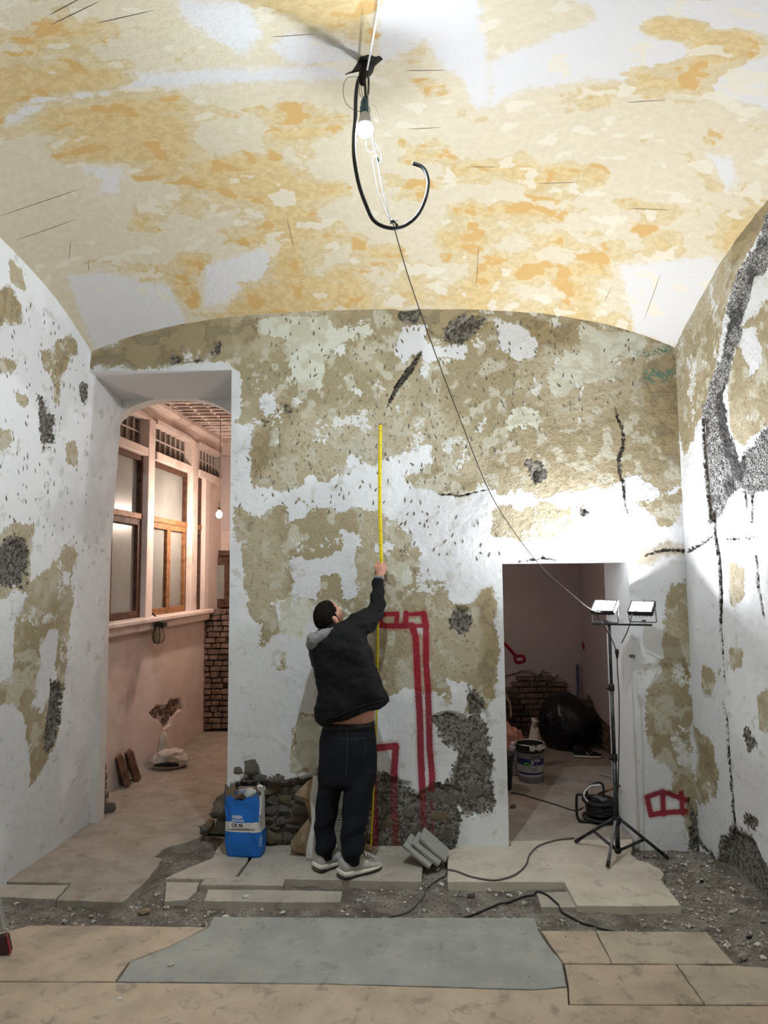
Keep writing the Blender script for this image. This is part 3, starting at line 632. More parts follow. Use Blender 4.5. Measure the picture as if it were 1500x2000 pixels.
hw = [tuple(at_z(x, y, 0)[:2]) for x, y in hall]+[(-1.02, 5.2), (-1.02, 5.4), (-0.8, 5.5), (-0.8, 8.9), (-2.1, 8.9), (-2.4, 5.4), (-2.35, 4.32)]
slab(hw, M['screed'], 0.0, 0.06, 0.006, px=False)
slab([(-40,1727),(134,1728),(108,1756),(-40,1749)], M['slab_pale'], -0.012, 0.05, 0.004)
slab([(322,1716),(360,1698),(415,1676),(425,1655),(441,1640),(478,1652),(485,1677),(460,1712),(397,1716)], M['slab_pale'], 0, 0.055, 0.004)
slab([(491,1677),(465,1712),(398,1718),(390,1728),(470,1728),(552,1729),(556,1716),(660,1718),(824,1722),(825,1690),(826,1652),(700,1652),(490,1650)], M['slab_pale'], 0, 0.055, 0.003)
slab([(325,1722),(390,1723),(384,1740),(366,1757),(321,1760)], M['slab_pale'], -0.014, 0.05, 0.003)
slab([(405,1737),(540,1738),(668,1741),(664,1762),(398,1760)], M['slab_pale'], -0.006, 0.055, 0.004)
fw = [(875,1722),(874,1690),(872,1662),(900,1652),(998,1652)]
f2 = [tuple(at_z(x, y, 0)[:2]) for x, y in fw]+[(0.85, 4.86), (1.69, 4.86)]+[tuple(at_z(x, y, 0)[:2]) for x, y in [(1232,1668),(1245,1680),(1268,1686),(1290,1697),(1297,1706),(1291,1718),(1310,1742),(1330,1768),(1230,1769),(1127,1768),(1102,1722)]]
slab(f2, M['slab_light'], 0, 0.055, 0.003, px=False)
slab([(1048,1743),(1111,1741),(1127,1771),(1057,1771)], M['slab_pale'], -0.016, 0.04, 0.003)
slab([(0.845, 4.862), (1.695, 4.862), (1.70, 5.29), (2.32, 5.3), (2.32, 8.0), (0.4, 8.0), (0.4, 5.3), (0.84, 5.29)], M['screed'], -0.001, 0.055, 0, px=False)
slab([(417,1791),(730,1792),(1045,1793),(1052,1818),(1070,1845),(1098,1880),(1107,1926),(1040,1932),(640,1920),(228,1917),(255,1878),(330,1850),(408,1811)], M['slab_grey'], 0, 0.055, 0.003)
slab([(-160,1860),(0,1821),(60,1807),(250,1808),(404,1811),(326,1850),(251,1878),(224,1917),(-330,1914)], M['slab_warm'], -0.001, 0.055, 0.004)
slab([(1057,1818),(1163,1818),(1194,1881),(1101,1880),(1074,1843)], M['slab_warm'], 0, 0.055, 0.003)
slab([(1165,1818),(1380,1820),(1434,1882),(1196,1881)], M['slab_beige'], 0.001, 0.055, 0.003)
slab([(1103,1883),(1320,1884),(1376,1961),(1113,1961),(1111,1929)], M['slab_warm'], 0, 0.055, 0.002)
slab([(1323,1884),(1436,1885),(1520,1892),(1640,1962),(1379,1962)], M['slab_beige'], 0, 0.055, 0.003)
n7 = [tuple(at_z(x, y, 0)[:2]) for x, y in [(-330,1916),(226,1919),(640,1922),(1040,1934),(1108,1929),(1110,1963),(1376,1964)]]
slab(n7+[(2.07, n7[6][1]-0.02), (2.07, 2.35), (-2.5, 2.35)], M['slab_warm'], -0.0006, 0.055, 0, px=False)
for k, (a, b) in enumerate(((-2.6, -0.9), (-0.9, 0.6), (0.6, 2.07))):
    slab([(a+0.003, -0.58), (b, -0.58), (b, 2.346), (a+0.003, 2.346)], M[('slab_beige', 'slab_warm', 'slab_beige')[k]], 0, 0.055, 0, px=False)
FLB = bvh(FLOOR)
def ground_z(x, y):
    best = None
    for P, z in SLABS:
        if inside((x, y), P): best = z if best is None else max(best, z)
    if best is not None: return best
    h = FLB.ray_cast(Vector((x, y, 1)), Vector((0, 0, -1)))
    return h[0].z if h[0] is not None else -0.06

# ------------------------------------------------------------------ rubble stones in the foot of the back wall
ROCKS = []
for k in range(8):
    V, F = ico_vf(100+k, (1, 1, 1), 2, 0.02); r_ = random.Random(k); out = []; nb = [(np.array([r_.gauss(0, 1) for _ in range(3)]), r_.uniform(0.62, 0.85)) for _ in range(9)]
    for v in V:
        q = np.array(v); q = q/(np.sum(np.abs(q)**4)**0.25)*0.95
        for d, lim in nb:                                   # knock flat faces off the block
            d_ = d/np.linalg.norm(d); e = q.dot(d_)-lim*1.05
            if e > 0: q = q-d_*e
        out.append(tuple(q+np.array([r_.uniform(-0.05, 0.05) for _ in range(3)])))
    me = bpy.data.meshes.new('stone'); me.from_pydata(out, [], F); me.materials.append(M['stone_warm' if k % 4 == 2 else 'stone']); ROCKS.append(me)
def rock(name, c, s, parent=None, rz=None, k=None):
    o = bpy.data.objects.new(name, ROCKS[rnd.randrange(len(ROCKS)) if k is None else k]); COL.objects.link(o)
    o.location = [float(v) for v in c]; o.scale = s; o.rotation_euler = (rnd.uniform(-0.25, 0.25), rnd.uniform(-0.25, 0.25), rnd.uniform(0, 6.3) if rz is None else rz)
    if parent is not None: o.parent = parent
    return o
z = 0.02
while z < 0.45:
    x = -0.98+rnd.uniform(0, 0.05)
    hgt = rnd.uniform(0.045, 0.08)
    while x < -0.10:
        wd = rnd.uniform(0.06, 0.17)
        if z < 0.38+0.05*math.sin(x*9) and not (x > -0.2 and z > 0.3): rock('stone', (x+wd/2, DW+0.068+rnd.uniform(-0.01, 0.01), z+hgt/2), (wd*0.52, 0.04, hgt*0.54), WB, rnd.choice((0, math.pi))+rnd.uniform(-0.12, 0.12))
        x += wd*0.97
    z += hgt*0.93
# masonry left bare where the jamb of the tall opening is broken away
for k in range(26):
    t = rnd.random(); zz = rnd.uniform(0.02, 0.30); xx = X1L-0.03-rnd.uniform(0, 1)*(0.34-zz)*0.62
    rock('stone', (xx, 5.0+rnd.uniform(-0.12, 0.2), zz*0.9), (rnd.uniform(0.035, 0.075), rnd.uniform(0.04, 0.07), rnd.uniform(0.025, 0.05)), WB)
# lump standing proud above the blue sack, on the wall
for c, s in (((-0.955, DW+0.012, 0.50), (0.05, 0.02, 0.04)), ((-0.88, DW+0.008, 0.535), (0.06, 0.02, 0.06)), ((-0.80, DW+0.015, 0.455), (0.06, 0.025, 0.028)), ((-0.68, DW+0.01, 0.445), (0.07, 0.02, 0.03))): rock('stone', c, s, WB, 0.1)
# big stones showing in the bare patch beside the low opening
for px, py, a, b in ((880, 1560, 22, 15), (925, 1545, 20, 18), (940, 1500, 16, 20), (905, 1500, 14, 12), (860, 1600, 24, 16), (800, 1590, 22, 14), (760, 1615, 18, 14), (840, 1560, 18, 12), (935, 1440, 14, 18), (920, 1390, 9, 16), (810, 1630, 22, 12), (870, 1635, 20, 12)):
    c = at_y(px, py, DW); rock('stone', (c[0], DW+0.042, c[2]), (a*DW/FPX, 0.026, b*DW/FPX), WB, 0.0)

# ------------------------------------------------------------------ arch at the back of the tall opening
def arch_panel():
    y0, y1 = 5.29, 5.42; xc, a, b, zs = -1.585, 0.525, 0.31, 2.885; V = []; F = []
    th = [math.pi*(1-k/28) for k in range(29)]
    pts = [(xc-a, -0.07)]+[(xc+a*math.cos(t), zs+b*math.sin(t)) for t in th]+[(xc+a, -0.07)]
    top = 3.32
    for y in (y0, y1):
        for (x, zz) in pts: V.append((x, y, zz))
        for i, (x, zz) in enumerate(pts): V.append((-2.5 if i <= 1 else (X1L+0.02 if i >= len(pts)-2 else x), y, -0.07 if i in (0, len(pts)-1) else top))
    m = len(pts)
    for s, o in ((0, 0), (1, 2*m)):
        for i in range(m-1):
            q = (o+i, o+i+1, o+m+i+1, o+m+i); F.append(q if s == 0 else q[::-1])
    for i in range(m-1): F.append((i, 2*m+i, 2*m+i+1, i+1))
    return mesh('arch_panel', V, F, M['white_paint'], WB)
arch_panel()

# ------------------------------------------------------------------ corridor behind the tall opening
def S(o): return tag(o, kind='structure')
def quadmesh(name, quads, mat, parent=None):
    b = MB()
    for q in quads: b.add(q, [(0, 1, 2, 3)])
    return b.build(name, mat, parent)
HY0, HY1, HZ = 5.29, 8.8, 3.52
SILL0, SILL1 = 1.30, 1.42
hx = hall_x
def hp(y, z, off=0.0): return (hx(y)+off, y, z)       # off > 0 towards the corridor
# lower wall as a fine sheet with the bare-brick patch sunk into it
def hall_wall():
    us = lines((HY0, 6.6, 0.03), (6.6, 7.8, 0.012), (7.8, 8.18, 0.03)); vs_ = lines((-0.06, 0.3, 0.03), (0.3, 1.0, 0.012), (1.0, SILL0, 0.03)); U, V = np.meshgrid(us, vs_, indexing='ij'); U = U.ravel(); V = V.ravel()
    d = sdf_poly(np.stack([U, V], 1), [at_plane(x, y, *HPL)[[1, 2]] for x, y in [(290,1392),(305,1375),(325,1378),(335,1362),(352,1362),(357,1385),(340,1400),(335,1415),(320,1425),(312,1408),(300,1405)]])+0.03*fbm(U*9, V*9, 5)
    X = hx(U)+0.006*fbm(U*3, V*3, 7)-np.clip(-d/0.012, 0, 1)*0.045
    nu, nv = len(us), len(vs_); idx = np.arange(nu*nv).reshape(nu, nv)
    F = np.stack([idx[:-1, :-1], idx[1:, :-1], idx[1:, 1:], idx[:-1, 1:]], -1).reshape(-1, 4)
    n0 = len(U); V3 = np.stack([X, U, V], 1).tolist(); F = F.tolist()
    for q in ([hp(6.56, SILL1), hp(6.75, SILL1), hp(6.75, HZ), hp(6.56, HZ)], [hp(HY0, 3.34), hp(8.8, 3.34), hp(8.8, HZ), hp(HY0, HZ)], [hp(8.16, -0.06), hp(8.8, -0.06), hp(8.8, 2.98), hp(8.16, 2.98)],
              [hp(8.7, 2.98), hp(8.8, 2.98), hp(8.8, 3.34), hp(8.7, 3.34)]):
        n = len(V3); V3 += [list(map(float, p)) for p in q]; F.append([n, n+1, n+2, n+3])
    return S(mesh('wall_hall_left', V3, F, M['pink']))
HW = hall_wall()
for px, py in ((300,1392),(312,1388),(325,1390),(338,1376),(350,1372),(345,1390),(330,1405),(320,1415),(306,1400),(335,1388)):
    c = at_plane(px, py, *HPL); o = bevel_box('brick', (c[0]-0.045, c[1], c[2]), (0.05, 0.15, 0.055), M['brick'], HW, 0.008, jit=0.004)
def post(y0, y1, z0, z1, name='post', dep=0.10, mat='pink_paint', parent=None, off=0.03):
    yc = (y0+y1)/2
    return bevel_box(name, (hx(yc)-dep/2+off, yc, (z0+z1)/2), (dep, y1-y0, z1-z0), M[mat], parent or HW, 0.006)
post(6.56, 6.75, SILL1, 3.34, dep=0.16, off=0.03); post(7.68, 7.93, SILL1, 3.34, dep=0.16, off=0.03); post(8.12, 8.30, SILL1, 2.98, dep=0.16, off=0.03)
bevel_box('sill', (hx(6.72)+0.0, 6.72, (SILL0+SILL1)/2), (0.16, 2.98, SILL1-SILL0), M['pink_paint'], HW, 0.012, Matrix.Rotation(-math.atan(0.1), 3, 'Z'))
bevel_box('sill', (hx(6.72)+0.03, 6.72, SILL1-0.02), (0.2, 2.98, 0.05), M['pink_paint'], HW, 0.012, Matrix.Rotation(-math.atan(0.1), 3, 'Z'))
RZ = Matrix.Rotation(-math.atan(0.1), 3, 'Z')
def bar(name, y0, y1, z0, z1, dep, off, mat, parent):
    yc = (y0+y1)/2; return bevel_box(name, (hx(yc)+off, yc, (z0+z1)/2), (dep, y1-y0, z1-z0), M[mat], parent, 0.004, RZ)
def pane(name, y0, y1, z0, z1, off, mat, parent): return bar(name, y0, y1, z0, z1, 0.008, off, mat, parent)
def window(n, y0, y1, lower):
    """frame, leaded light over a big frosted pane over opening sashes"""
    w_ = S(bar('window_%d' % n, y0, y1, 2.955, 3.035, 0.12, -0.02, 'pink_paint', None))
    tr1 = 8.68 if n == 3 else y1
    pane('leaded_pane', y0, tr1, 3.03, 3.34, -0.07, 'glass_dark', w_)
    k = 7 if n != 1 else 6
    for i in range(k+1):
        yy = y0+(tr1-y0)*i/k; bar('glazing_bar', yy-0.008, yy+0.008, 3.03, 3.34, 0.02, -0.055, 'mauve', w_)
    bar('glazing_bar', y0, tr1, 3.18, 3.196, 0.02, -0.053, 'mauve', w_)
    if n == 3: bar('rail', 8.1, 8.7, 2.95, 3.03, 0.1, -0.02, 'pink_paint', w_)
    bar('head', y0, tr1, 3.31, 3.36, 0.12, -0.02, 'pink_paint', w_)
    y1_ = min(y1, 8.12)
    bar('rail', y0, y1_, 2.905, 2.955, 0.07, -0.045, 'wood_dark', w_)
    pane('frosted_pane', y0, y1_, 2.40, 2.93, -0.06, 'glass', w_)
    for a, b in ((y0, y0+0.03), (y1_-0.035, y1_)): bar('stile', a, b, SILL1, 2.93, 0.06, -0.04, 'wood_dark', w_)
    bar('rail', y0, y1_, 2.345, 2.40, 0.08, -0.04, 'wood', w_)
    for a, b, mt in lower:
        s_ = bar('sash_stile', a, a+0.045, SILL1, 2.345, 0.05, -0.035, mt, w_)
        bar('sash_stile', b-0.045, b, SILL1, 2.345, 0.05, -0.035, mt, w_)
        bar('sash_rail', a, b, SILL1, SILL1+0.07, 0.05, -0.036, mt, w_); bar('sash_rail', a, b, 2.285, 2.345, 0.05, -0.036, mt, w_)
        pane('sash_pane', a+0.03, b-0.03, SILL1+0.04, 2.30, -0.05, 'glass', w_)
    return w_
window(1, 5.75, 6.56, [(5.95, 6.52, 'wood_dark')])
window(2, 6.75, 7.68, [(6.76, 7.20, 'wood'), (7.20, 7.66, 'wood')])
window(3, 7.93, 8.7, [(7.95, 8.11, 'wood_dark')])
# the far end: pink wall with a tall mauve panel, a low doorway with a timber lintel, bare brick beside it
HE = S(quadmesh('wall_hall_end', [[(-2.3, 8.8, 2.03), (-0.8, 8.8, 2.03), (-0.8, 8.8, HZ), (-2.3, 8.8, HZ)], [(-1.62, 8.8, -0.06), (-0.8, 8.8, -0.06), (-0.8, 8.8, 2.03), (-1.62, 8.8, 2.03)]], M['pink']))
mesh('mauve_panel', *box_vf((-1.98, 8.785, 2.86), (0.62, 0.03, 0.95)), M['mauve'], HE)
bevel_box('lintel', (-1.93, 8.75, 2.09), (0.66, 0.12, 0.07), M['wood_dark'], HE, 0.006); bevel_box('lintel', (-1.93, 8.72, 2.02), (0.66, 0.08, 0.05), M['wood_dark'], HE, 0.006)
S(quadmesh('wall_hall_alcove', [[(-2.3, 9.2, -0.06), (-1.5, 9.2, -0.06), (-1.5, 9.2, 2.2), (-2.3, 9.2, 2.2)], [(-1.6, 8.8, -0.06), (-1.6, 9.2, -0.06), (-1.6, 9.2, 2.1), (-1.6, 8.8, 2.1)]], M['brick']))
fr = bevel_box('casement', (-2.0, 8.70, 1.72), (0.2, 0.04, 0.6), M['wood_dark'], HE, 0.006); bevel_box('pane', (-2.0, 8.675, 1.73), (0.09, 0.012, 0.42), M['glass'], HE, 0.003)
bevel_box('door_post', (-1.80, 8.68, 1.0), (0.08, 0.07, 2.0), M['wood_dark'], HE, 0.006)
zz = 0.03
while zz < 1.40:
    x = -2.10+rnd.uniform(-0.05, 0)
    while x < -1.86:
        wd = rnd.uniform(0.09, 0.15); bevel_box('brick', (x+wd/2, 8.34+rnd.uniform(-0.012, 0.012), zz+0.03), (wd-0.01, 0.2, 0.055), M['brick'], HE, 0.008, jit=0.003); x += wd
    zz += 0.066
# right side of the corridor, and its ceiling of laths with the plaster fallen off
S(quadmesh('wall_hall_right', [[(-0.8, HY0, -0.06), (-0.8, 9.2, -0.06), (-0.8, 9.2, 3.8), (-0.8, HY0, 3.8)]], M['pink']))
HC = S(quadmesh('ceiling_hall', [[(-2.6, HY0, HZ+0.06), (-0.7, HY0, HZ+0.06), (-0.7, 9.2, HZ+0.06), (-2.6, 9.2, HZ+0.06)]], M['brick']))
for k in range(9):
    x = -2.28+k*0.17; bevel_box('lath', (x, 7.1, HZ+0.03), (0.028, 3.7, 0.03), M['pink_paint'], HC, 0.003)
for k in range(24):
    y = 5.45+k*0.145; bevel_box('lath', (-1.5, y, HZ+0.01), (1.6, 0.03, 0.02), M['pink_paint'], HC, 0.003, jit=0.004)
for k in range(40):
    bevel_box('brick', (rnd.uniform(-2.2, -0.9), rnd.uniform(5.5, 8.6), HZ+0.045), (0.11, 0.08, 0.04), M['brick'], HC, 0.008, jit=0.006)
bevel_box('cornice', (hall_x(7.0)+0.04, 7.0, HZ-0.02), (0.1, 3.5, 0.08), M['pink_paint'], HC, 0.02, RZ)

# ------------------------------------------------------------------ store room behind the low opening
YS = 7.9; XS = 2.25
def store_wall():
    us = lines((0.38, 2.32, 0.025),); vs_ = lines((-0.06, 2.5, 0.025),); U, V = np.meshgrid(us, vs_, indexing='ij'); U = U.ravel(); V = V.ravel()
    poly = [at_y(x, y, YS)[[0, 2]] for x, y in [(960,1480),(970,1330),(992,1320),(1020,1311),(1040,1310),(1052,1320),(1058,1310),(1072,1312),(1082,1324),(1090,1312),(1096,1328),(1110,1336),(1122,1362),(1128,1400),(1130,1480)]]
    d = sdf_poly(np.stack([U, V], 1), poly)+0.02*fbm(U*9, V*9, 15)
    Y = YS+0.006*fbm(U*3, V*3, 17)+np.clip(-d/0.025, 0, 1)*0.06
    nu, nv = len(us), len(vs_); idx = np.arange(nu*nv).reshape(nu, nv)
    F = np.stack([idx[:-1, :-1], idx[1:, :-1], idx[1:, 1:], idx[:-1, 1:]], -1).reshape(-1, 4)
    o = S(mesh('wall_store_back', np.stack([U, Y, V], 1), F, M['mauve']))
    pb = np.array(poly); zz = 0.02; row = 0
    while zz < 0.95:
        x = 0.45+(0.06 if row % 2 else 0)+rnd.uniform(-0.02, 0.02)
        while x < 2.2:
            wd = rnd.choice((0.11, 0.20, 0.21)); 
            if all(inside(q, pb) for q in ((x+0.02, zz+0.03), (x+wd-0.02, zz+0.03))): bevel_box('brick', (x+wd/2, YS+0.035+rnd.uniform(-0.008, 0.008), zz+0.028), (wd-0.012, 0.07, 0.052), M['brick'], o, 0.009, jit=0.004)
            x += wd
        zz += 0.064; row += 1
    return o
WS = store_wall()
def store_right():
    us = lines((5.29, YS, 0.03),); vs_ = lines((-0.06, 2.5, 0.03),); U, V = np.meshgrid(us, vs_, indexing='ij'); U = U.ravel(); V = V.ravel()
    poly = [at_plane(x, y, (1, 0, 0), XS)[[1, 2]] for x, y in [(1132,1480),(1134,1380),(1142,1352),(1150,1356),(1158,1372),(1164,1395),(1178,1408),(1190,1418),(1205,1430),(1215,1600),(1160,1500)]]
    d = sdf_poly(np.stack([U, V], 1), poly)+0.02*fbm(U*9, V*9, 25)
    X = XS+0.006*fbm(U*3, V*3, 27)+np.clip(-d/0.03, 0, 1)*0.05
    nu, nv = len(us), len(vs_); idx = np.arange(nu*nv).reshape(nu, nv)
    F = np.stack([idx[:-1, :-1], idx[1:, :-1], idx[1:, 1:], idx[:-1, 1:]], -1).reshape(-1, 4)
    o = S(mesh('wall_store_right', np.stack([X, U, V], 1), F, M['mauve'])); pb = np.array(poly); zz = 0.02; row = 0
    while zz < 0.8:
        y = 5.6+(0.06 if row % 2 else 0)
        while y < 7.85:
            wd = rnd.choice((0.11, 0.2))
            if inside((y+0.02, zz+0.03), pb) and inside((y+wd-0.02, zz+0.03), pb): bevel_box('brick', (XS+0.035+rnd.uniform(-0.006, 0.006), y+wd/2, zz+0.028), (0.07, wd-0.012, 0.052), M['brick'], o, 0.009, jit=0.004)
            y += wd
        zz += 0.064; row += 1
    return o
store_right()
S(quadmesh('wall_store_left', [[(0.42, 5.29, -0.06), (0.42, 8.0, -0.06), (0.42, 8.0, 2.5), (0.42, 5.29, 2.5)]], M['mauve']))
S(quadmesh('ceiling_store', [[(0.3, 5.29, 2.45), (2.4, 5.29, 2.45), (2.4, 8.0, 2.45), (0.3, 8.0, 2.45)]], M['mauve']))
M['spray'] = simple('dark_red_spray', (140, 14, 40), 0.7, var=0.15)
def spray(name, pts, r, y): 
    b = MB()
    for a in pts:
        P = [at_y(x, q, y-0.006) for x, q in a]; V, F = tube_vf(spline(P, 3), r, 6, 0.12 if False else 1.0)
        V = [np.array((v[0], y-0.004+(v[1]-(y-0.006))*0.05, v[2])) for v in V]; b.add(V, F)
    return b.build(name, M['spray'], WS, True)
spray('sprayed_mark', [[(975,1248),(990,1262),(1008,1282)], [(1006,1282),(1022,1282),(1023,1292),(1008,1293),(1006,1282)]], 0.02, YS)
tube('sprayed_mark', [(XS-0.012, *at_plane(x, y, (1, 0, 0), XS-0.01)[1:]) for x, y in ((1138,1254),(1140,1262),(1140,1270))], [0.006, 0.012, 0.006], M['spray'], WS, 6)

# ================================================================== things
# ------------------------------------------------------------------ work light on its tripod
def emitter(name, rgb, st):
    n = NT(name); n.col((0.9, 0.9, 0.9)); n.emit(lin(*rgb), st); return n.m
M['flood'] = emitter('flood_led_panel', (246, 249, 255), FLOOD); M['bulb'] = emitter('cool_led_bulb', (226, 243, 255), BULB); M['hallbulb'] = emitter('warm_bulb', (255, 230, 212), HALLBULB)
SX, SY = 1.485, 4.55
def light_stand():
    t = empty('work_light_stand', (SX, SY, 0), 'black tripod work light stand with two lit floodlights by the low doorway', 'work light')
    ztop = float(at_y(1213, 1219, SY)[2])
    secs = [(0.03, 0.62, 0.0155), (0.6, 1.06, 0.0125), (1.04, ztop, 0.010)]
    for z0, z1, r in secs: tube('pole', [(SX, SY, z0), (SX, SY, z1)], r, M['metal_dark'], t, 14)
    for zc, r in ((0.62, 0.021), (1.06, 0.018)):
        c = mesh('collar', *lathe_vf([(r*0.8, -0.022), (r, -0.018), (r, 0.018), (r*0.8, 0.022)], 16, (SX, SY, zc)), M['black_plastic'], t, True)
        tube('knob', [(SX-0.012, SY-0.01, zc), (SX-0.035, SY-0.018, zc)], [0.007, 0.010], M['black_plastic'], c, 8)
    hub = mesh('leg_hub', *lathe_vf([(0.017, -0.03), (0.026, -0.02), (0.026, 0.015), (0.018, 0.025)], 16, (SX, SY, 0.235)), M['black_plastic'], t, True)
    low = mesh('brace_collar', *lathe_vf([(0.016, -0.015), (0.023, -0.012), (0.023, 0.012), (0.016, 0.015)], 16, (SX, SY, 0.05)), M['black_plastic'], t, True)
    feet = [at_z(1187, 1697, 0), np.array((1.285, 4.80, 0)), at_z(1303, 1669, 0)]
    for f in feet:
        f = np.array((f[0], f[1], ground_z(f[0], f[1]))); top = np.array((SX, SY, 0.235)); d = (f-top); d[2] = 0; d /= np.linalg.norm(d)
        a = top+d*0.025; b = f+np.array((0, 0, 0.011))
        tube('leg', [a, b], 0.0105, M['metal_grey'] if f[1] < 4.5 else M['metal_dark'], t, 10)
        v = (b-a)/np.linalg.norm(b-a); tube('rubber_foot', [b-v*0.035, b], 0.0125, M['black_rubber'], t, 10)
        m = a+(b-a)*0.52; lo = np.array((SX, SY, 0.05))+d*0.02
        for s in (-1, 1):
            off = np.cross(d, (0, 0, 1))*0.009*s; tube('brace', [m+off, lo+off], 0.0045, M['metal_dark'], t, 6)
    # cross bar and the two heads
    L = np.array((float(at_y(1156, 1214, SY)[0]), SY-0.01, ztop+0.005)); R = np.array((float(at_y(1274, 1222, SY)[0]), SY+0.01, ztop-0.01))
    u = (R-L); mid = (L+R)/2
    bevel_box('cross_bar', mid, (np.linalg.norm(u), 0.022, 0.012), M['metal_dark'], t, 0.003, Matrix.Rotation(0.03, 3, 'Y') @ Matrix.Rotation(0.04, 3, 'Z'))
    tube('wing_bolt', [(SX, SY, ztop+0.006), (SX, SY, ztop+0.022)], 0.007, M['metal_grey'], t, 8); tube('wing_bolt', [(SX-0.014, SY, ztop+0.02), (SX+0.014, SY, ztop+0.02)], 0.004, M['metal_grey'], t, 6)
    for px, py, yaw in ((1180, 1184, -38), (1253, 1186, -36)):
        c = at_y(px, py, SY+0.02); Rm = Matrix.Rotation(math.radians(yaw), 3, 'Z') @ Matrix.Rotation(math.radians(36), 3, 'X')
        def P(x, y, z): return np.array(Rm @ Vector((x, y, z)))+c
        h = bevel_box('lamp_head', P(0, 0, -0.016), (0.158, 0.118, 0.024), M['black_plastic'], t, 0.006, Rm)
        b = MB()
        for (cx, cy, sx, sy) in ((0, 0.054, 0.158, 0.010), (0, -0.054, 0.158, 0.010), (0.074, 0, 0.010, 0.098), (-0.074, 0, 0.010, 0.098)): b.add(*box_vf(P(cx, cy, 0.001), (sx, sy, 0.012), Rm))
        b.build('bezel', M['metal_dark'], h)
        mesh('led_panel', [P(-0.069, -0.049, 0.002), P(0.069, -0.049, 0.002), P(0.069, 0.049, 0.002), P(-0.069, 0.049, 0.002)], [(0, 1, 2, 3)], M['flood'], h)
        ld = bpy.data.lights.new('floodlight', 'AREA'); ld.shape = 'RECTANGLE'; ld.size = 0.138; ld.size_y = 0.098; ld.energy = FLOODW; ld.spread = math.radians(125); ld.color = (0.93, 0.96, 1.0)
        lo_ = bpy.data.objects.new('floodlight', ld); COL.objects.link(lo_); lo_.matrix_world = Matrix.Translation(Vector(P(0, 0, 0.006))) @ (Rm @ Matrix.Rotation(math.pi, 3, 'X')).to_4x4()
        for k in range(6): mesh('cooling_fin', *box_vf(P(-0.06+k*0.024, 0.0, -0.036), (0.003, 0.09, 0.016), Rm), M['black_plastic'], h)
        zb = ztop+0.012; hw_ = 0.086; ax = np.array((math.cos(math.radians(yaw)), math.sin(math.radians(yaw)), 0)); cb = np.array((c[0], SY+0.005, zb))
        pts = [c+ax*(-hw_)+np.array((0, 0, -0.01)), cb-ax*hw_, cb+ax*hw_, c+ax*hw_+np.array((0, 0, -0.01))]
        tube('bracket', [pts[0], pts[1]+(pts[0]-pts[1])*0.05, pts[1]+(pts[2]-pts[1])*0.03, pts[2]+(pts[1]-pts[2])*0.03, pts[2]+(pts[3]-pts[2])*0.05, pts[3]], 0.0045, M['metal_grey'], h, 6)
        tube('wing_bolt', [(c[0]-0.012, SY-0.012, zb+0.01), (c[0]+0.012, SY-0.012, zb+0.01)], 0.005, M['metal_dark'], h, 6)
    # lamp leads and the joint box on the pole
    cp_ = lambda x, y, D: at_y(x, y, D)
    tube('lead', [cp_(1162, 1197, SY-0.02), cp_(1175, 1216, SY-0.035), cp_(1190, 1240, SY-0.03), cp_(1199, 1258, SY-0.022), cp_(1202, 1268, SY-0.02)], 0.0035, M['black_rubber'], t, 6, 5)
    tube('lead', [cp_(1234, 1200, SY-0.02), cp_(1231, 1215, SY-0.035), cp_(1224, 1236, SY-0.03), cp_(1214, 1256, SY-0.016)], 0.0035, M['black_rubber'], t, 6, 5)
    jb = cp_(1205, 1275, SY-0.02); mesh('plug', *lathe_vf([(0.006, -0.035), (0.010, -0.012), (0.013, 0.0), (0.013, 0.018), (0.008, 0.024)], 12, jb), M['black_plastic'], t, True)
    tube('lead', [jb+np.array((0, 0, -0.03)), cp_(1206, 1310, SY-0.02), cp_(1209, 1360, SY-0.02), cp_(1209, 1450, SY-0.022), cp_(1206, 1560, SY-0.03), cp_(1196, 1600, SY-0.03)], 0.0035, M['black_rubber'], t, 6, 5)
    return t
light_stand()

# ------------------------------------------------------------------ bulb, hose and wires at the crown of the vault
HK = cast(CEB, 716, 121, 0.0); HD = float(HK[1])
hole = [cast(CEB, x, y, 0.004) for x, y in ((686,143),(696,128),(703,112),(722,107),(733,112),(742,110),(748,116),(738,124),(732,130),(728,142),(722,150),(715,142),(706,150),(700,140),(674,146))]
b = MB(); cen = np.mean(hole, 0); n = len(hole)
b.add([cen+np.array((0, 0, -0.012))]+hole+[p+np.array((0, 0, 0.03)) for p in hole], [(0, 1+(i+1) % n, 1+i) for i in range(n)]+[(1+i, 1+(i+1) % n, 1+n+(i+1) % n, 1+n+i) for i in range(n)])
b.build('broken_hole', M['near_black'], CE)  # ragged near-black cap stands in for the open depth of the hole
dk = lambda x, y, o=0.0: at_y(x, y, HD+o)
bt = empty('hanging_bulb', (float(dk(713, 250)[0]), HD, float(dk(713, 250)[2])), 'glowing white bulb in a teal socket hanging from the vault', 'light bulb')
bc = dk(713, 252); br = 0.036
mesh('globe', *lathe_vf([(br*math.sin(q), -br*math.cos(q)) for q in np.linspace(0.02, math.pi*0.37, 12)], 24, bc, False), M['bulb'], bt, True)
M['bulb_upper'] = emitter('bulb_upper_frost', (214, 238, 255), 22.0)
mesh('frosted_upper', *lathe_vf([(br*math.sin(q)*1.0, -br*math.cos(q)) for q in np.linspace(math.pi*0.37, math.pi*0.68, 8)], 24, bc, False), M['bulb_upper'], bt, True)
mesh('neck', *lathe_vf([(0.0325, 0.0165), (0.0325, 0.019), (0.031, 0.026), (0.0295, 0.03), (0.024, 0.06), (0.019, 0.075)], 20, bc), M['white_paint'], bt, True)
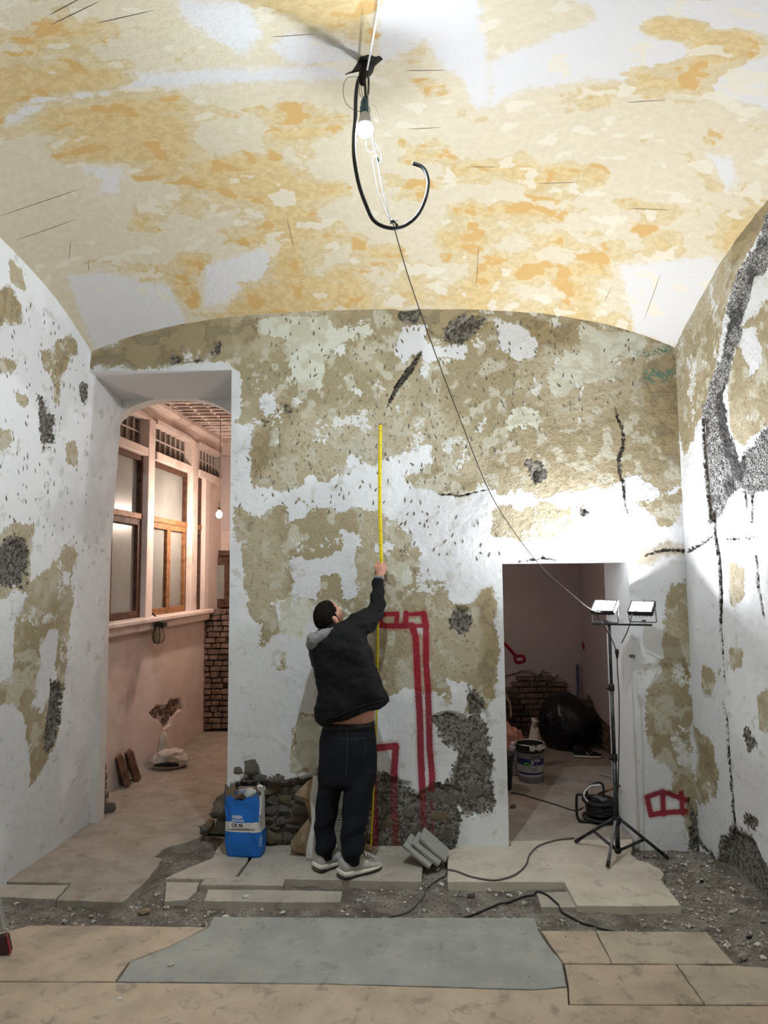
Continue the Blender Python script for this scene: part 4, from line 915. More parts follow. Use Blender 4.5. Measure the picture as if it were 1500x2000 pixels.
sk = mesh('socket', *lathe_vf([(0.019, 0.068), (0.023, 0.072), (0.023, 0.10), (0.019, 0.103), (0.019, 0.125), (0.012, 0.14), (0.006, 0.15)], 18, bc), M['teal'], bt, True)
tube('cord', [bc+np.array((0, 0, 0.145)), dk(714, 190), dk(713, 165), dk(712, 140), HK], 0.006, M['wire'], bt, 8, 5)
tube('cord', [bc+np.array((0.01, -0.01, 0.14)), dk(719, 185), dk(720, 160), dk(718, 146), dk(712, 138)], 0.005, M['grey_cable'], bt, 8, 5)
o = tube('black_hose', [HK, dk(708, 140), dk(699, 160, -0.03), dk(695, 190, -0.05), dk(694, 230, -0.06), dk(691, 270, -0.07), dk(692, 310, -0.07), dk(701, 360, -0.05), dk(716, 403, -0.04), dk(728, 428, -0.03), dk(746, 441, -0.02), dk(772, 446, 0), dk(795, 438, 0.02), dk(815, 420, 0.03), dk(829, 393, 0.04), dk(836, 362, 0.05), dk(833, 340, 0.05), dk(824, 326, 0.05), dk(806, 319, 0.05)], 0.0085, M['black_rubber'], None, 12, 8)
tag(o, 'thick black hose curling in a hook shape below the bulb', 'hose')
o = tube('black_tape_bundle', [HK+np.array((0.01, 0, -0.005)), dk(714, 130), dk(709, 148, -0.015), dk(707, 160, -0.02), dk(711, 166, -0.02)], [0.016, 0.022, 0.02, 0.014, 0.006], M['near_black'], None, 8, 3); tag(o, 'ragged black tape bundle where cables leave the vault', 'tape')
o = tube('white_ceiling_cable', [cast(CEB, 746, -150, 0.004), dk(742, -30, -0.72), dk(738, 20, -0.52), dk(732, 55, -0.37), dk(725, 95, -0.2), dk(717, 136, -0.03)], 0.0042, M['white_cable'], None, 8, 6); tag(o, 'white cable running along the vault above the bulb', 'cable')
def wire(name, pts, r, mat, label, sp=6): return tag(tube(name, pts, r, M[mat], None, 6, sp), label, 'wire')
wire('loop_wire', [dk(706, 152), dk(690, 150, -0.02), dk(676, 155, -0.03), dk(670, 175, -0.03), dk(675, 200, -0.03), dk(690, 214, -0.02), dk(704, 218, -0.01)], 0.0012, 'wire', 'thin brown wire looping out left of the bulb socket')
wire('loop_wire', [dk(705, 158, -0.02), dk(702, 180, -0.02), dk(708, 192, -0.02), dk(712, 200, -0.02), dk(706, 175, -0.02), dk(708, 160, -0.02)], 0.0014, 'wire', 'short dark wire knotted just above the bulb socket')
wire('loop_wire', [dk(723, 205, -0.01), dk(733, 208, -0.02), dk(740, 228, -0.02), dk(740, 238, -0.02), dk(732, 234, -0.02), dk(725, 226, -0.01)], 0.0012, 'white_cable', 'small pale wire loop right of the bulb socket')
wire('feed_wire', [dk(719, 185, -0.01), dk(721, 225, -0.02), dk(727, 250, -0.02), dk(730, 280, -0.01), dk(735, 305), dk(740, 330), dk(747, 370), dk(757, 410), dk(764, 430)], 0.0032, 'white_cable', 'pale blue-white lead hanging straight below the bulb')
wire('feed_wire', [dk(733, 303), dk(728, 312), dk(730, 330), dk(740, 380), dk(755, 418), dk(764, 430)], 0.002, 'white_cable', 'second pale lead bowing beside the one below the bulb')
wire('loop_wire', [dk(715, 275), dk(716, 290), dk(724, 298), dk(731, 296), dk(736, 306)], 0.0013, 'white_cable', 'pale wire curl just under the bulb')
wire('loop_wire', [dk(733, 280), dk(740, 290), dk(745, 305), dk(743, 316), dk(737, 314)], 0.0013, 'white_cable', 'pale wire loop at the joint below the bulb')
o = tube('wire_joint', [dk(735, 303), dk(737, 309), dk(740, 316)], [0.004, 0.005, 0.004], M['teal'], None, 8); tag(o, 'small teal wire joint under the bulb', 'connector')
cl = empty('cable_clamp', dk(767, 432), 'small metal clamp tying the leads to the black hose', 'clamp')
tube('clamp_body', [dk(763, 430), dk(770, 434)], 0.008, M['metal_grey'], cl, 8); tube('clamp_screw', [dk(762, 437), dk(776, 429)], 0.003, M['metal_grey'], cl, 6); tube('tape_tail', [dk(771, 432), dk(775, 440), dk(778, 443)], [0.004, 0.006, 0.003], M['black_rubber'], cl, 6)
A0 = dk(767, 434); pxs = [(767,434),(800,548),(850,690),(900,822),(955,958),(1005,1040),(1060,1110),(1110,1155),(1150,1188)]
pts = []
for x, y in pxs:
    t = (y-434)/(1188-434); pts.append(at_y(x, y, HD+(SY-0.05-HD)*t))
pts += [at_y(1172, 1196, SY-0.03), at_y(1200, 1198, SY-0.01)]
o = tube('suspended_lead', pts, 0.0026, M['wire'], None, 6, 6); tag(o, 'long thin lead slanting from the hose to the floodlights', 'cable')

# ------------------------------------------------------------------ cables on the floor
def floor_cord(name, px, r, mat, label, lift=0.0):
    P = spline([np.append(at_z(x, y, -0.01 if y > 1730 else 0.0)[:2], 0.0) for x, y in px], 6)
    zs = np.array([ground_z(p[0], p[1])+r+0.001 for p in P])
    for _ in range(2):
        zz = zs.copy(); zz[1:-1] = np.maximum(zs[1:-1], (zs[:-2]+zs[2:])/2-0.004); zs = zz
    P = [np.array((p[0], p[1], q)) for p, q in zip(P, zs)]
    o = tube(name, P, r, M[mat], None, 7); return tag(o, label, 'cable')
floor_cord('extension_cord', [(1122,1638),(1085,1643),(1052,1654),(1034,1672),(1028,1690),(1010,1708),(985,1718),(960,1721),(920,1714),(890,1703),(868,1701),(848,1708),(832,1724),(824,1745),(800,1766),(762,1781),(745,1795)], 0.0052, 'grey_cable', 'grey cable winding from the tripod foot across the pale slab')
floor_cord('extension_cord', [(866,1795),(900,1781),(960,1761),(1010,1746),(1040,1741),(1065,1746),(1090,1766),(1112,1781),(1150,1795),(1200,1807),(1250,1815),(1282,1819)], 0.0055, 'black_rubber', 'dark cable arching over the rubble strip in the foreground')
floor_cord('extension_cord', [(998,1549),(1015,1552),(1050,1562),(1090,1574),(1122,1584),(1140,1578)], 0.0045, 'black_rubber', 'black cable on the store room floor leading to the reel')

# ------------------------------------------------------------------ cable reel behind the tripod
def cable_reel():
    c = at_z(1172, 1602, 0); c[2] = 0
    t = empty('cable_reel', c, 'black cable reel on a tube frame behind the tripod', 'cable reel')
    for z0 in (0.02, 0.135): mesh('flange', *lathe_vf([(0.005, 0), (0.125, 0), (0.128, 0.006), (0.125, 0.012), (0.005, 0.012)], 28, (c[0], c[1], z0)), M['black_plastic'], t, True)
    P = []
    for k in range(5*22): a = 2*math.pi*k/22; P.append((c[0]+(0.092+0.006*math.sin(k*1.7))*math.cos(a), c[1]+(0.092+0.006*math.sin(k*1.3))*math.sin(a), 0.045+0.085*k/110))
    tube('wound_cable', P, 0.011, M['black_rubber'], t, 6)
    mesh('drum', *lathe_vf([(0.08, 0.03), (0.08, 0.14)], 20, c), M['black_plastic'], t, True)
    x0, y0 = c[0]-0.16, c[1]-0.05
    fr_ = [(x0, y0, 0.012), (x0-0.02, y0, 0.05), (x0-0.02, y0, 0.17), (x0, y0, 0.20), (x0+0.12, y0-0.01, 0.17), (x0+0.15, y0-0.02, 0.14), (x0+0.15, y0-0.02, 0.03), (x0+0.13, y0-0.02, 0.012), (x0, y0, 0.012)]
    tube('frame', fr_, 0.010, M['black_plastic'], t, 8, 4)
    tube('handle', [(c[0]-0.07, c[1], 0.15), (c[0]-0.09, c[1], 0.22), (c[0]-0.02, c[1], 0.265), (c[0]+0.03, c[1], 0.25), (c[0]+0.03, c[1], 0.15)], 0.008, M['black_plastic'], t, 8, 5)
    tube('loose_end', [(c[0]-0.10, c[1]-0.06, 0.15), (c[0]-0.13, c[1]-0.06, 0.20), (c[0]-0.08, c[1]-0.05, 0.255), (c[0]+0.0, c[1]-0.04, 0.26)], 0.006, M['white_cable'], t, 7, 5)
    mesh('socket_plate', *lathe_vf([(0.004, 0), (0.06, 0), (0.055, 0.015), (0.004, 0.018)], 20, (c[0], c[1], 0.147)), M['metal_grey'], t, True)
cable_reel()
o = tube('wooden_pole', [np.append(at_z(1173, 1592, 0)[:2]+np.array((0.0, 0.03)), 0.145), at_plane(1210, 1535, (1, 0, 0), 1.685)], 0.009, M['wood'], None, 8); tag(o, 'orange wooden pole leaning on the door jamb behind the reel', 'pole')
bevel_box('wall_bracket', (float(at_y(1234, 1281, DW)[0]), DW-0.008, float(at_y(1234, 1281, DW)[2])), (0.034, 0.03, 0.022), M['metal_grey'], WB, 0.003)

# ------------------------------------------------------------------ blue cement sack
M['sack_blue'] = simple('blue_sack_paper', (24, 104, 190), 0.5, var=0.12, scale=8, bump=0.006, bscale=14, spec=0.4); M['sack_white'] = simple('white_sack_paper', (205, 203, 198), 0.6, var=0.06, scale=8, bump=0.005, bscale=14)
M['kraft'] = simple('brown_sack_paper', (150, 128, 102), 0.85, var=0.2, scale=14, bump=0.006, bscale=25); M['print_dark'] = simple('dark_print', (38, 36, 44), 0.6); M['print_white'] = simple('white_print', (214, 218, 224), 0.6)
M['cement_powder'] = simple('grey_cement_lumps', (128, 122, 112), 0.95, var=0.2, bump=0.01, bscale=30)
M['film_lilac'] = simple('lilac_film', (150, 150, 172), 0.5, var=0.1)
def superring(cx, cy, z, a, b, n=64, e=0.45, rot=0.0):
    out = []
    for k in range(n):
        t = 2*math.pi*k/n; x = a*math.copysign(abs(math.cos(t))**e, math.cos(t)); y = b*math.copysign(abs(math.sin(t))**e, math.sin(t))
        out.append((cx+x*math.cos(rot)-y*math.sin(rot), cy+x*math.sin(rot)+y*math.cos(rot), z))
    return out
def blue_sack():
    c = at_z(482, 1664, 0); cx, cy = float(c[0]), 4.69; rot = math.radians(-9); H = 0.415; n = 72; R = 26
    t = empty('cement_sack', (cx, cy, 0), 'torn-open blue cement sack with a white band beside the man', 'sack')
    rings = []; jag = []
    for k in range(n):
        fr_ = k/n; front = 0.54 < fr_ < 0.95
        jag.append(0.014*math.sin(k*0.55)+0.012*math.sin(k*1.37+1)+0.008*math.sin(k*2.3)-((0.075-0.045*(fr_-0.54)/0.41) if front else 0)+(0.01 if front else 0))
    for i in range(R+1):
        f = i/R; a = 0.126*(0.93+0.07*min(1, f*6))*(1+0.02*math.sin(f*9)); bb = 0.060*(1.05-0.1*f)+0.008*math.sin(f*5)
        r = superring(cx-0.012*f, cy, 0.0, a, bb, n, 0.4, rot)
        rings.append([np.array((p_[0], p_[1]-0.005*math.sin(7*f+k*0.4)*math.sin(k*0.31+f*8), 0.001+f*(H+jag[k]*f*f))) for k, p_ in enumerate(r)])
    V, F = loft_vf(rings, cap=False); F.append(tuple(range(n-1, -1, -1))); mi = []
    for f in F:
        if len(f) > 4: mi.append(0); continue
        k = f[0] % n; ang = 360*k/n; z = H*(f[0]//n)/R+0.008
        side = ang < 34 or ang > 318
        mi.append(1 if (0.166 < z < 0.216 or (side and z > 0.17)) else 0)
    o = mesh('paper_shell', V, F, None, t, True, [M['sack_blue'], M['sack_white']], mi)
    inn = [[np.array(p)*1.0+(np.array((cx, cy, p[2]))-np.array(p))*0.03 for p in rings[-1]], [np.array((p[0], p[1], H-0.085))+(np.array((cx, cy, H-0.085))-np.array((p[0], p[1], H-0.085)))*0.06 for p in rings[-1]]]
    V, F = loft_vf(inn, cap=False); mesh('torn_lining', V, F, M['kraft'], t, True)
    mesh('filling', *ellip_vf((cx, cy, H-0.13), (0.105, 0.042, 0.05), 18, 10), M['cement_powder'], t, True)
    for k, (dx, dz, s, mt) in enumerate(((-0.035, -0.02, 0.035, 'film_lilac'), (0.03, -0.03, 0.04, 'sack_white'), (0.10, 0.0, 0.03, 'sack_white'))):
        V, F = ico_vf(900+k, (s, s*0.3, s*0.7), 2, 0.4); mesh('torn_flap', [v+np.array((cx+dx, cy+0.02, H-0.01+dz)) for v in V], F, M[mt], t)
    T = bvh(o)
    def print_text(s, size, px, py, mat, tiltx=None, vert=False, bold=0.0):
        V, F = text_vf(s, size, bold); out = []
        base = cast(T, px, py, 0.0015); ux = np.array((math.cos(rot), math.sin(rot), 0.0)); uz = np.array((0, 0, 1.0))
        if vert: ux, uz = uz, -np.array((math.cos(rot+0.9), math.sin(rot+0.9), 0))
        for v in V:
            p = base+ux*v[0]+uz*v[1]; q = T.ray_cast(Vector(p)-Vector((0, 0.2, 0)), Vector((0, 1, 0)))
            out.append(np.array(q[0])+np.array((0, -0.0012, 0)) if q[0] is not None and abs(q[0].y-p[1]) < 0.05 else p)
        mesh('lettering', out, F, mat, t)
    print_text('FASSA', 0.026, 453, 1598, M['print_white'], bold=0.0012); print_text('BORTOLO', 0.0175, 453, 1604, M['print_white'], bold=0.0008)
    print_text('CR 90', 0.030, 452, 1615, M['print_dark'], bold=0.001); print_text('CR 90', 0.026, 511, 1612, M['print_dark'], vert=True); print_text('FASSA', 0.028, 512, 1652, M['print_white'], vert=True)
    for s in ((450,1619.5,486), ): 
        tube('printed_line', [cast(T, x, 1618, 0.001) for x in (452, 460, 470, 480, 484)], 0.0008, M['print_dark'], t, 4)
    tube('printed_line', [cast(T, x, 1620.5, 0.0005) for x in range(444, 504, 6)], 0.0022, M['print_dark'], t, 4)
    tube('seam_crease', [cast(T, 447, y, 0.0005) for y in range(1572, 1624, 8)], 0.0012, M['print_dark'], t, 4)
blue_sack()

# ------------------------------------------------------------------ white sack and brown paper behind the man
def white_sack():
    c = at_z(640, 1682, 0); cx, cy = float(c[0])-0.005, 4.615; n = 48; rot = math.radians(6); H = 0.50
    t = empty('printed_sack', (cx, cy, 0), 'white printed sack standing on the floor behind the man', 'sack')
    rings = []
    for i in range(22):
        f = i/21; a = 0.125*(1.1-0.32*f)+0.008*math.sin(f*11); bb = 0.055*(1.05-0.75*f); r = superring(cx+0.008*math.sin(f*4), cy+0.03*f, 0.002+H*f, a, bb, n, 0.55, rot)
        rings.append([np.array(p)+np.array((0, 0.006*math.sin(k*0.7+f*15), 0.012*math.sin(k*0.9) if i == 21 else 0)) for k, p in enumerate(r)])
    V, F = loft_vf(rings); o = mesh('paper_shell', V, F, M['sack_white'], t, True); T = bvh(o)
    b = MB()
    for k in range(13):
        y = 1560+k*5.2; q = [cast(T, x, y, 0.001) for x in (655, 659, 663, 667)]
        if all(p is not None for p in q): b.add(*tube_vf(q, 0.0011 if k % 4 else 0.0017, 4))
    for k in range(8):
        y = 1568+k*7; q = [cast(T, x, y, 0.001) for x in (630, 640, 650)]
        if all(p is not None for p in q): b.add(*tube_vf(q, 0.0011, 4))
    b.build('printed_lines', M['print_dark'], t)
    for a in ([(604, 1668), (608, 1640), (606, 1600)], [(612, 1660), (614, 1610), (611, 1570)]):
        q = [cast(T, x, y, 0.001) for x, y in a]
        if all(p is not None for p in q): tube('crease', q, 0.0014, M['sack_white'], t, 5, 4)
white_sack()
def paper_bag():
    t = empty('brown_paper_sack', (float(at_z(606, 1652, 0)[0]), 4.66, 0), 'crumpled brown paper sack leaning on bare stones left of the white sack', 'sack')
    def sheet(name, pts, y0, y1, th=0.012, seed=0):
        P = [at_y(x, y, y0) for x, y in pts]; c = np.mean(P, 0); n = len(P); r = random.Random(seed); V = []; F = []
        fr_ = [p+np.array((0, r.uniform(-0.015, 0.015), 0)) for p in P]; V += [c+np.array((0, -0.03, 0))]+fr_+[p+np.array((0, y1-y0, 0)) for p in fr_]+[c+np.array((0, y1-y0, 0))]
        for i in range(n):
            j = (i+1) % n; F += [(0, 1+i, 1+j), (1+i, 1+n+i, 1+n+j, 1+j), (2*n+1, 1+n+j, 1+n+i)]
        return mesh(name, V, F, M['kraft'], t)
    sheet('upper_fold', [(576,1552),(600,1530),(626,1515),(640,1530),(640,1560),(625,1620),(606,1600),(596,1570)], 4.70, 4.75, seed=1)
    sheet('lower_fold', [(575,1665),(566,1655),(585,1625),(602,1605),(612,1620),(612,1660),(600,1670)], 4.62, 4.72, seed=2)
paper_bag()
def twig():
    t = empty('paper_scrap', (float(at_z(716, 1654, 0)[0]), 4.68, 0), 'crumpled brown scrap on the floor at the foot of the yellow tape', 'scrap')
    V, F = ico_vf(77, (0.05, 0.03, 0.03), 2, 0.35); c = np.array((float(at_z(712, 1652, 0)[0]), 4.68, 0.03)); mesh('crumple', [v+c for v in V], F, M['kraft'], t)
    tube('straw', [c+np.array((-0.02, -0.03, 0.07)), c+np.array((0.02, -0.035, 0.03)), c+np.array((0.045, -0.04, -0.02))], 0.003, M['wood'], t, 5)
twig()

# ------------------------------------------------------------------ three slabs propped in a fan
def tile_stack():
    for k, (px, py, y, lab) in enumerate(((848, 1650, 4.55, 'top grey floor tile of the fanned stack of three by the wall'), (836, 1660, 4.52, 'middle grey floor tile of the fanned stack of three by the wall'), (820, 1664, 4.50, 'lowest grey floor tile of the fanned stack of three by the wall'))):
        R = Matrix.Rotation(-0.12-0.1*k, 3, 'Z') @ Matrix.Rotation(math.radians(40-3*k), 3, 'Y') @ Matrix.Rotation(math.radians(14), 3, 'X')
        o = bevel_box('floor_tile', (0, 0, 0), (0.205, 0.135, 0.019), M['slab_grey'], None, 0.003, R, jit=0.002)
        zmin = min(v.co.z for v in o.data.vertices); c = at_y(px, py, y); o.location = (float(c[0]), y, max(-zmin+0.001, float(c[2])))
        tag(o, lab, 'tile', 'tiles fanned against the wall')
tile_stack()

# ------------------------------------------------------------------ store room things
M['bag_black'] = simple('black_bin_bag', (14, 14, 20), 0.28, var=0.3, scale=6, bump=0.02, bscale=9, spec=0.55)
def bin_bag():
    c = at_z(1108, 1478, 0); c = np.array((1.94, 7.38, 0.0)); V, F = ico_vf(41, (1, 1, 1), 4, 0.05); out = []
    for v in V:
        z = v[2]; s = 1+0.10*max(0, z)-0.12*max(0, z)**4; p = np.array((v[0]*0.29*s, v[1]*0.27*s, (z+0.72)*0.315)); p[2] = max(p[2], 0.002)
        a = math.atan2(v[1], v[0]); p[:2] *= 1+0.035*math.sin(9*a+4*z)+0.02*math.sin(17*a)
        out.append(p+c)
    t = empty('bin_bag', c, 'big full black bin bag slumped in the store room corner', 'bag')
    o = mesh('bag_body', out, F, M['bag_black'], t, True)
    T = bvh(o); q = [cast(T, x, y, 0.0) for x, y in ((1090,1436),(1105,1430),(1120,1427))]
    if all(p is not None for p in q): tube('fold', q, 0.006, M['bag_black'], t, 6, 4)
    return t
bin_bag()
M['shoe_black'] = simple('black_mesh_shoe', (24, 24, 26), 0.7, var=0.2); M['sole_white'] = simple('white_rubber_sole', (214, 212, 206), 0.6, var=0.05); M['sole_dark'] = simple('dark_outsole', (60, 52, 50), 0.7)
def shoe_sections(L, w0, h0):
    # heel .. toe: position, half width, top height, bottom height
    return [(0.0, 0.55, 0.80, 0.10), (0.03, 0.86, 0.98, 0.02), (0.10, 0.95, 1.00, 0.0), (0.22, 0.92, 0.97, 0.0), (0.33, 0.90, 0.86, 0.0), (0.45, 0.95, 0.72, 0.0), (0.6, 1.06, 0.58, 0.0), (0.74, 1.10, 0.47, 0.01), (0.86, 1.02, 0.40, 0.03), (0.94, 0.82, 0.34, 0.06), (1.0, 0.45, 0.25, 0.10)]
def shoe_mesh(L, W, H, z0, fz, n=20, grow=1.0, top=None):
    rings = []
    for u, w_, h_, b_ in shoe_sections(L, W, H):
        hi = H*h_ if top is None else min(H*h_, top); lo = H*b_*0.5+z0; r = []
        for k in range(n):
            a = 2*math.pi*k/n; yy = W/2*w_*grow*math.copysign(abs(math.cos(a))**0.75, math.cos(a)); s = math.sin(a); zc = (hi+lo)/2; zz = zc+(hi-lo)/2*math.copysign(abs(s)**0.7, s)
            if s > 0 and top is None: yy *= 1-0.42*s
            r.append((u*L, yy, zz))
        rings.append(r)
    return loft_vf(rings)
def put(V, pos, ang, tilt=0.0):
    c, s = math.cos(ang), math.sin(ang); return [np.array((pos[0]+v[0]*c-v[1]*s, pos[1]+v[0]*s+v[1]*c, pos[2]+v[2])) for v in V]
def store_shoe():
    p = at_z(1121, 1470, 0); p = np.array((p[0]+0.0, 6.98, 0.0)); p[0] = float(at_y(1120, 1470, 6.98)[0]); ang = math.radians(-8)
    t = empty('black_trainer', p, 'black trainer with a white curved side mark beside the black bag', 'shoe')
    V, F = shoe_mesh(0.27, 0.095, 0.115, 0.018, 0); mesh('upper', put(V, p, ang), F, M['shoe_black'], t, True)
    V, F = shoe_mesh(0.275, 0.10, 0.115, 0.0, 0, top=0.028, grow=1.03); mesh('sole', put(V, p, ang), F, M['sole_white'], t, True)
    sw = [(0.115, -0.050, 0.060), (0.128, -0.052, 0.046), (0.145, -0.053, 0.046), (0.175, -0.052, 0.066)]
    tube('side_mark', put(spline(sw, 6), p, ang), [0.001+0.0045*math.sin(math.pi*min(1, k/12)) for k in range(19)], M['sole_white'], t, 6)
store_shoe()
M['bucket_white'] = simple('paint_bucket_white', (178, 178, 182), 0.4, var=0.08); M['bucket_blue'] = simple('paint_bucket_navy', (34, 44, 98), 0.4, var=0.08); M['bucket_grey'] = simple('paint_bucket_grey', (118, 118, 122), 0.45, var=0.1); M['leaf_green'] = simple('green_ring_print', (84, 168, 54), 0.5); M['maroon_print'] = simple('maroon_print', (90, 30, 40), 0.5)
def paint_bucket():
    c = at_z(1042, 1530, 0); cx, cy = float(c[0]), float(c[1])+0.10; r0, r1, H = 0.108, 0.122, 0.315; n = 40
    t = empty('paint_bucket', (cx, cy, 0), 'open paint bucket with navy label and paint-smeared rim in the store room', 'bucket')
    rad = lambda z: r0+(r1-r0)*z/H
    zs = [0, 0.004, 0.05, 0.052, 0.072, 0.074, 0.088, 0.09, 0.15, 0.152, 0.205, 0.207, 0.25, 0.252, 0.30, H]; mats = [M['bucket_grey'], M['bucket_white'], M['bucket_blue'], M['black_plastic']]
    rings = [[(cx+rad(z)*math.cos(2*math.pi*k/n), cy+rad(z)*math.sin(2*math.pi*k/n), z) for k in range(n)] for z in zs]; V, F = loft_vf(rings, False); mi = []
    for f in F:
        z = np.mean([V[i][2] for i in f]); mi.append(0 if z < 0.051 else 1 if z < 0.073 else 2 if z < 0.089 else 1 if z < 0.151 else 2 if z < 0.206 else 0 if z < 0.251 else 3)
    F.append(tuple(range(n-1, -1, -1))); mi.append(0)
    body = mesh('body', V, F, None, t, True, mats, mi)
    mesh('inside', *lathe_vf([(r1-0.006, H), (r1-0.012, 0.24), (0.001, 0.235)], n, (cx, cy, 0), False), M['black_plastic'], t, True)
    for k, z in enumerate((0.268, 0.29, 0.312)): P = [(cx+(rad(z)+0.004)*math.cos(a), cy+(rad(z)+0.004)*math.sin(a), z) for a in np.linspace(0, 2*math.pi, 33)]; tube('rim_ridge', P, 0.005, M['black_plastic'], t, 6)
    b = MB()
    for k in range(9):
        a = math.radians(-100+k*8+rnd.uniform(-3, 3)); V2, F2 = ico_vf(300+k, (0.014, 0.008, rnd.uniform(0.014, 0.03)), 2, 0.2); b.add([v+np.array((cx+(r1+0.004)*math.cos(a), cy+(r1+0.004)*math.sin(a), 0.297)) for v in V2], F2)
    b.build('paint_smear', M['sole_white'], t, True)
    P = [(cx+(r1)*math.cos(a), cy+(r1)*math.sin(a), H+0.004*math.sin(a*5)) for a in np.linspace(0, 2*math.pi, 41)]; tube('paint_rim', P, [0.003+0.003*abs(math.sin(k*1.3)) for k in range(41)], M['sole_white'], t, 6)
    def wrap(s, size, ang0, z, mat, bold=0.0):
        V2, F2 = text_vf(s, size, bold); out = []
        for v in V2:
            zz = z+v[1]; r = rad(zz)+0.0012; a = ang0+v[0]/r; out.append((cx+r*math.cos(a), cy+r*math.sin(a), zz))
        mesh('lettering', out, F2, mat, t)
    a0 = math.radians(-101)
    wrap('ALPHA', 0.030, a0, 0.181, M['print_white'], 0.0008); wrap('SF', 0.030, a0, 0.156, M['print_white'], 0.0008); wrap('SIKKENS', 0.024, a0, 0.215, M['maroon_print'], 0.001)
    wrap('|', 0.034, a0+0.42, 0.157, M['print_white']); 
    ca = math.radians(-118); cz = 0.148
    P = [(cx+(rad(cz)+0.001)*math.cos(ca+0.02*math.cos(q)/rad(cz)), cy+(rad(cz)+0.001)*math.sin(ca+0.02*math.cos(q)/rad(cz)), cz+0.02*math.sin(q)) for q in np.linspace(-0.5, math.pi+0.5, 20)]; tube('ring_logo', P, 0.0075, M['leaf_green'], t, 6, 0)
    for k in range(3): P = [(cx+(rad(0.12)+0.001)*math.cos(a0+q), cy+(rad(0.12)+0.001)*math.sin(a0+q), 0.128-k*0.012) for q in np.linspace(0, 0.5, 6)]; tube('printed_line', P, 0.0012, M['print_dark'], t, 4)
    tube('bail_handle', [(cx-r1-0.004, cy, 0.275), (cx-r1-0.03, cy-0.02, 0.20), (cx-r1-0.012, cy-0.05, 0.09), (cx-r1-0.0, cy-0.03, 0.20), (cx-r1, cy-0.01, 0.27)], 0.003, M['metal_grey'], t, 6, 5)
paint_bucket()
c = at_z(1003, 1522, 0); t = empty('white_canister', (float(c[0])+0.02, float(c[1])+0.12, 0), 'pale plastic canister squeezed left of the paint bucket', 'canister')
bevel_box('body', (float(c[0])+0.035, float(c[1])+0.16, 0.125), (0.07, 0.12, 0.25), M['bucket_white'], t, 0.02, seg=3); tube('spout', [(float(c[0])+0.03, float(c[1])+0.16, 0.25), (float(c[0])+0.03, float(c[1])+0.16, 0.285)], 0.016, M['sole_white'], t, 10)
t = empty('dark_bucket', (0.985, 6.02, 0), 'dark grey bucket half hidden by the left jamb of the low doorway', 'bucket')
mesh('body', *lathe_vf([(0.10, 0), (0.125, 0.28), (0.13, 0.285), (0.122, 0.285), (0.1, 0.03)], 28, (0.985, 6.02, 0)), simple('dark_bucket', (46, 50, 52), 0.6), t, True); tube('rim', [(0.985+0.13*math.cos(a), 6.02+0.13*math.sin(a), 0.28) for a in np.linspace(0, 6.283, 29)], 0.006, M['black_plastic'], t, 6)
def crumple(name, c, s, mat, label, cat, seed, parts=()):
    t = empty(name, (c[0], c[1], c[2]), label, cat); V, F = ico_vf(seed, (1, 1, 1), 3, 0.16); r = random.Random(seed); out = []
    for v in V:
        p = np.array((v[0]*s[0], v[1]*s[1], max(v[2], -0.75)*s[2]+0.75*s[2])); p += np.array([r.uniform(-0.05, 0.05)*q for q in s]); p[2] = max(p[2], 0.002); out.append(p+np.array(c))
    mesh('body', out, F, mat, t); return t
M['pink_plastic'] = simple('pink_plastic_film', (176, 120, 100), 0.5, var=0.2, bump=0.01, bscale=18); M['film_white'] = simple('pale_plastic_film', (196, 186, 178), 0.5, var=0.1, bump=0.01, bscale=18)
t = crumple('pink_plastic_bag', (1.20, 6.62, 0.0), (0.13, 0.10, 0.24), M['pink_plastic'], 'crumpled pinkish plastic bag behind the paint bucket', 'bag', 21)
t = crumple('white_plastic_bag', (1.42, 6.66, 0.0), (0.06, 0.06, 0.22), M['film_white'], 'pale plastic bag standing next to the pink one', 'bag', 22)
tube('twisted_neck', [(1.42, 6.66, 0.34), (1.43, 6.66, 0.40), (1.44, 6.65, 0.43)], [0.03, 0.018, 0.04], M['film_white'], t, 8)
t = crumple('dark_rucksack', (1.10, 7.2, 0.0), (0.16, 0.14, 0.50), M['bag_black'], 'tall black bag against the store room wall at the doorway edge', 'bag', 23)
tube('strap', [(1.20, 7.04, 0.66), (1.27, 7.02, 0.52), (1.28, 7.02, 0.38)], 0.012, M['kraft'], t, 6, 4)
o = tube('leaning_pipe', [at_y(1129, 1410, 7.78)*np.array((1, 1, 0)), at_y(1128, 1298, 7.84)], 0.016, simple('blue_grey_pipe', (78, 78, 104), 0.4), None, 12); tag(o, 'blue-grey pipe standing upright in the store room corner', 'pipe')
q = [np.append(at_z(x, y, 0)[:2], 0.008) for x, y in ((1170,1513),(1202,1520))]; o = tube('wood_stick', q, [0.006, 0.010], M['slab_pale'], None, 7); tag(o, 'pale broken stick lying on the store room floor near the jamb', 'stick')
o = rock('plaster_chunk', np.append(at_z(1002, 1578, 0)[:2], 0.012), (0.028, 0.02, 0.012), None, 0.3, 0); tag(o, 'pale plaster chunk at the foot of the low doorway', 'rubble')

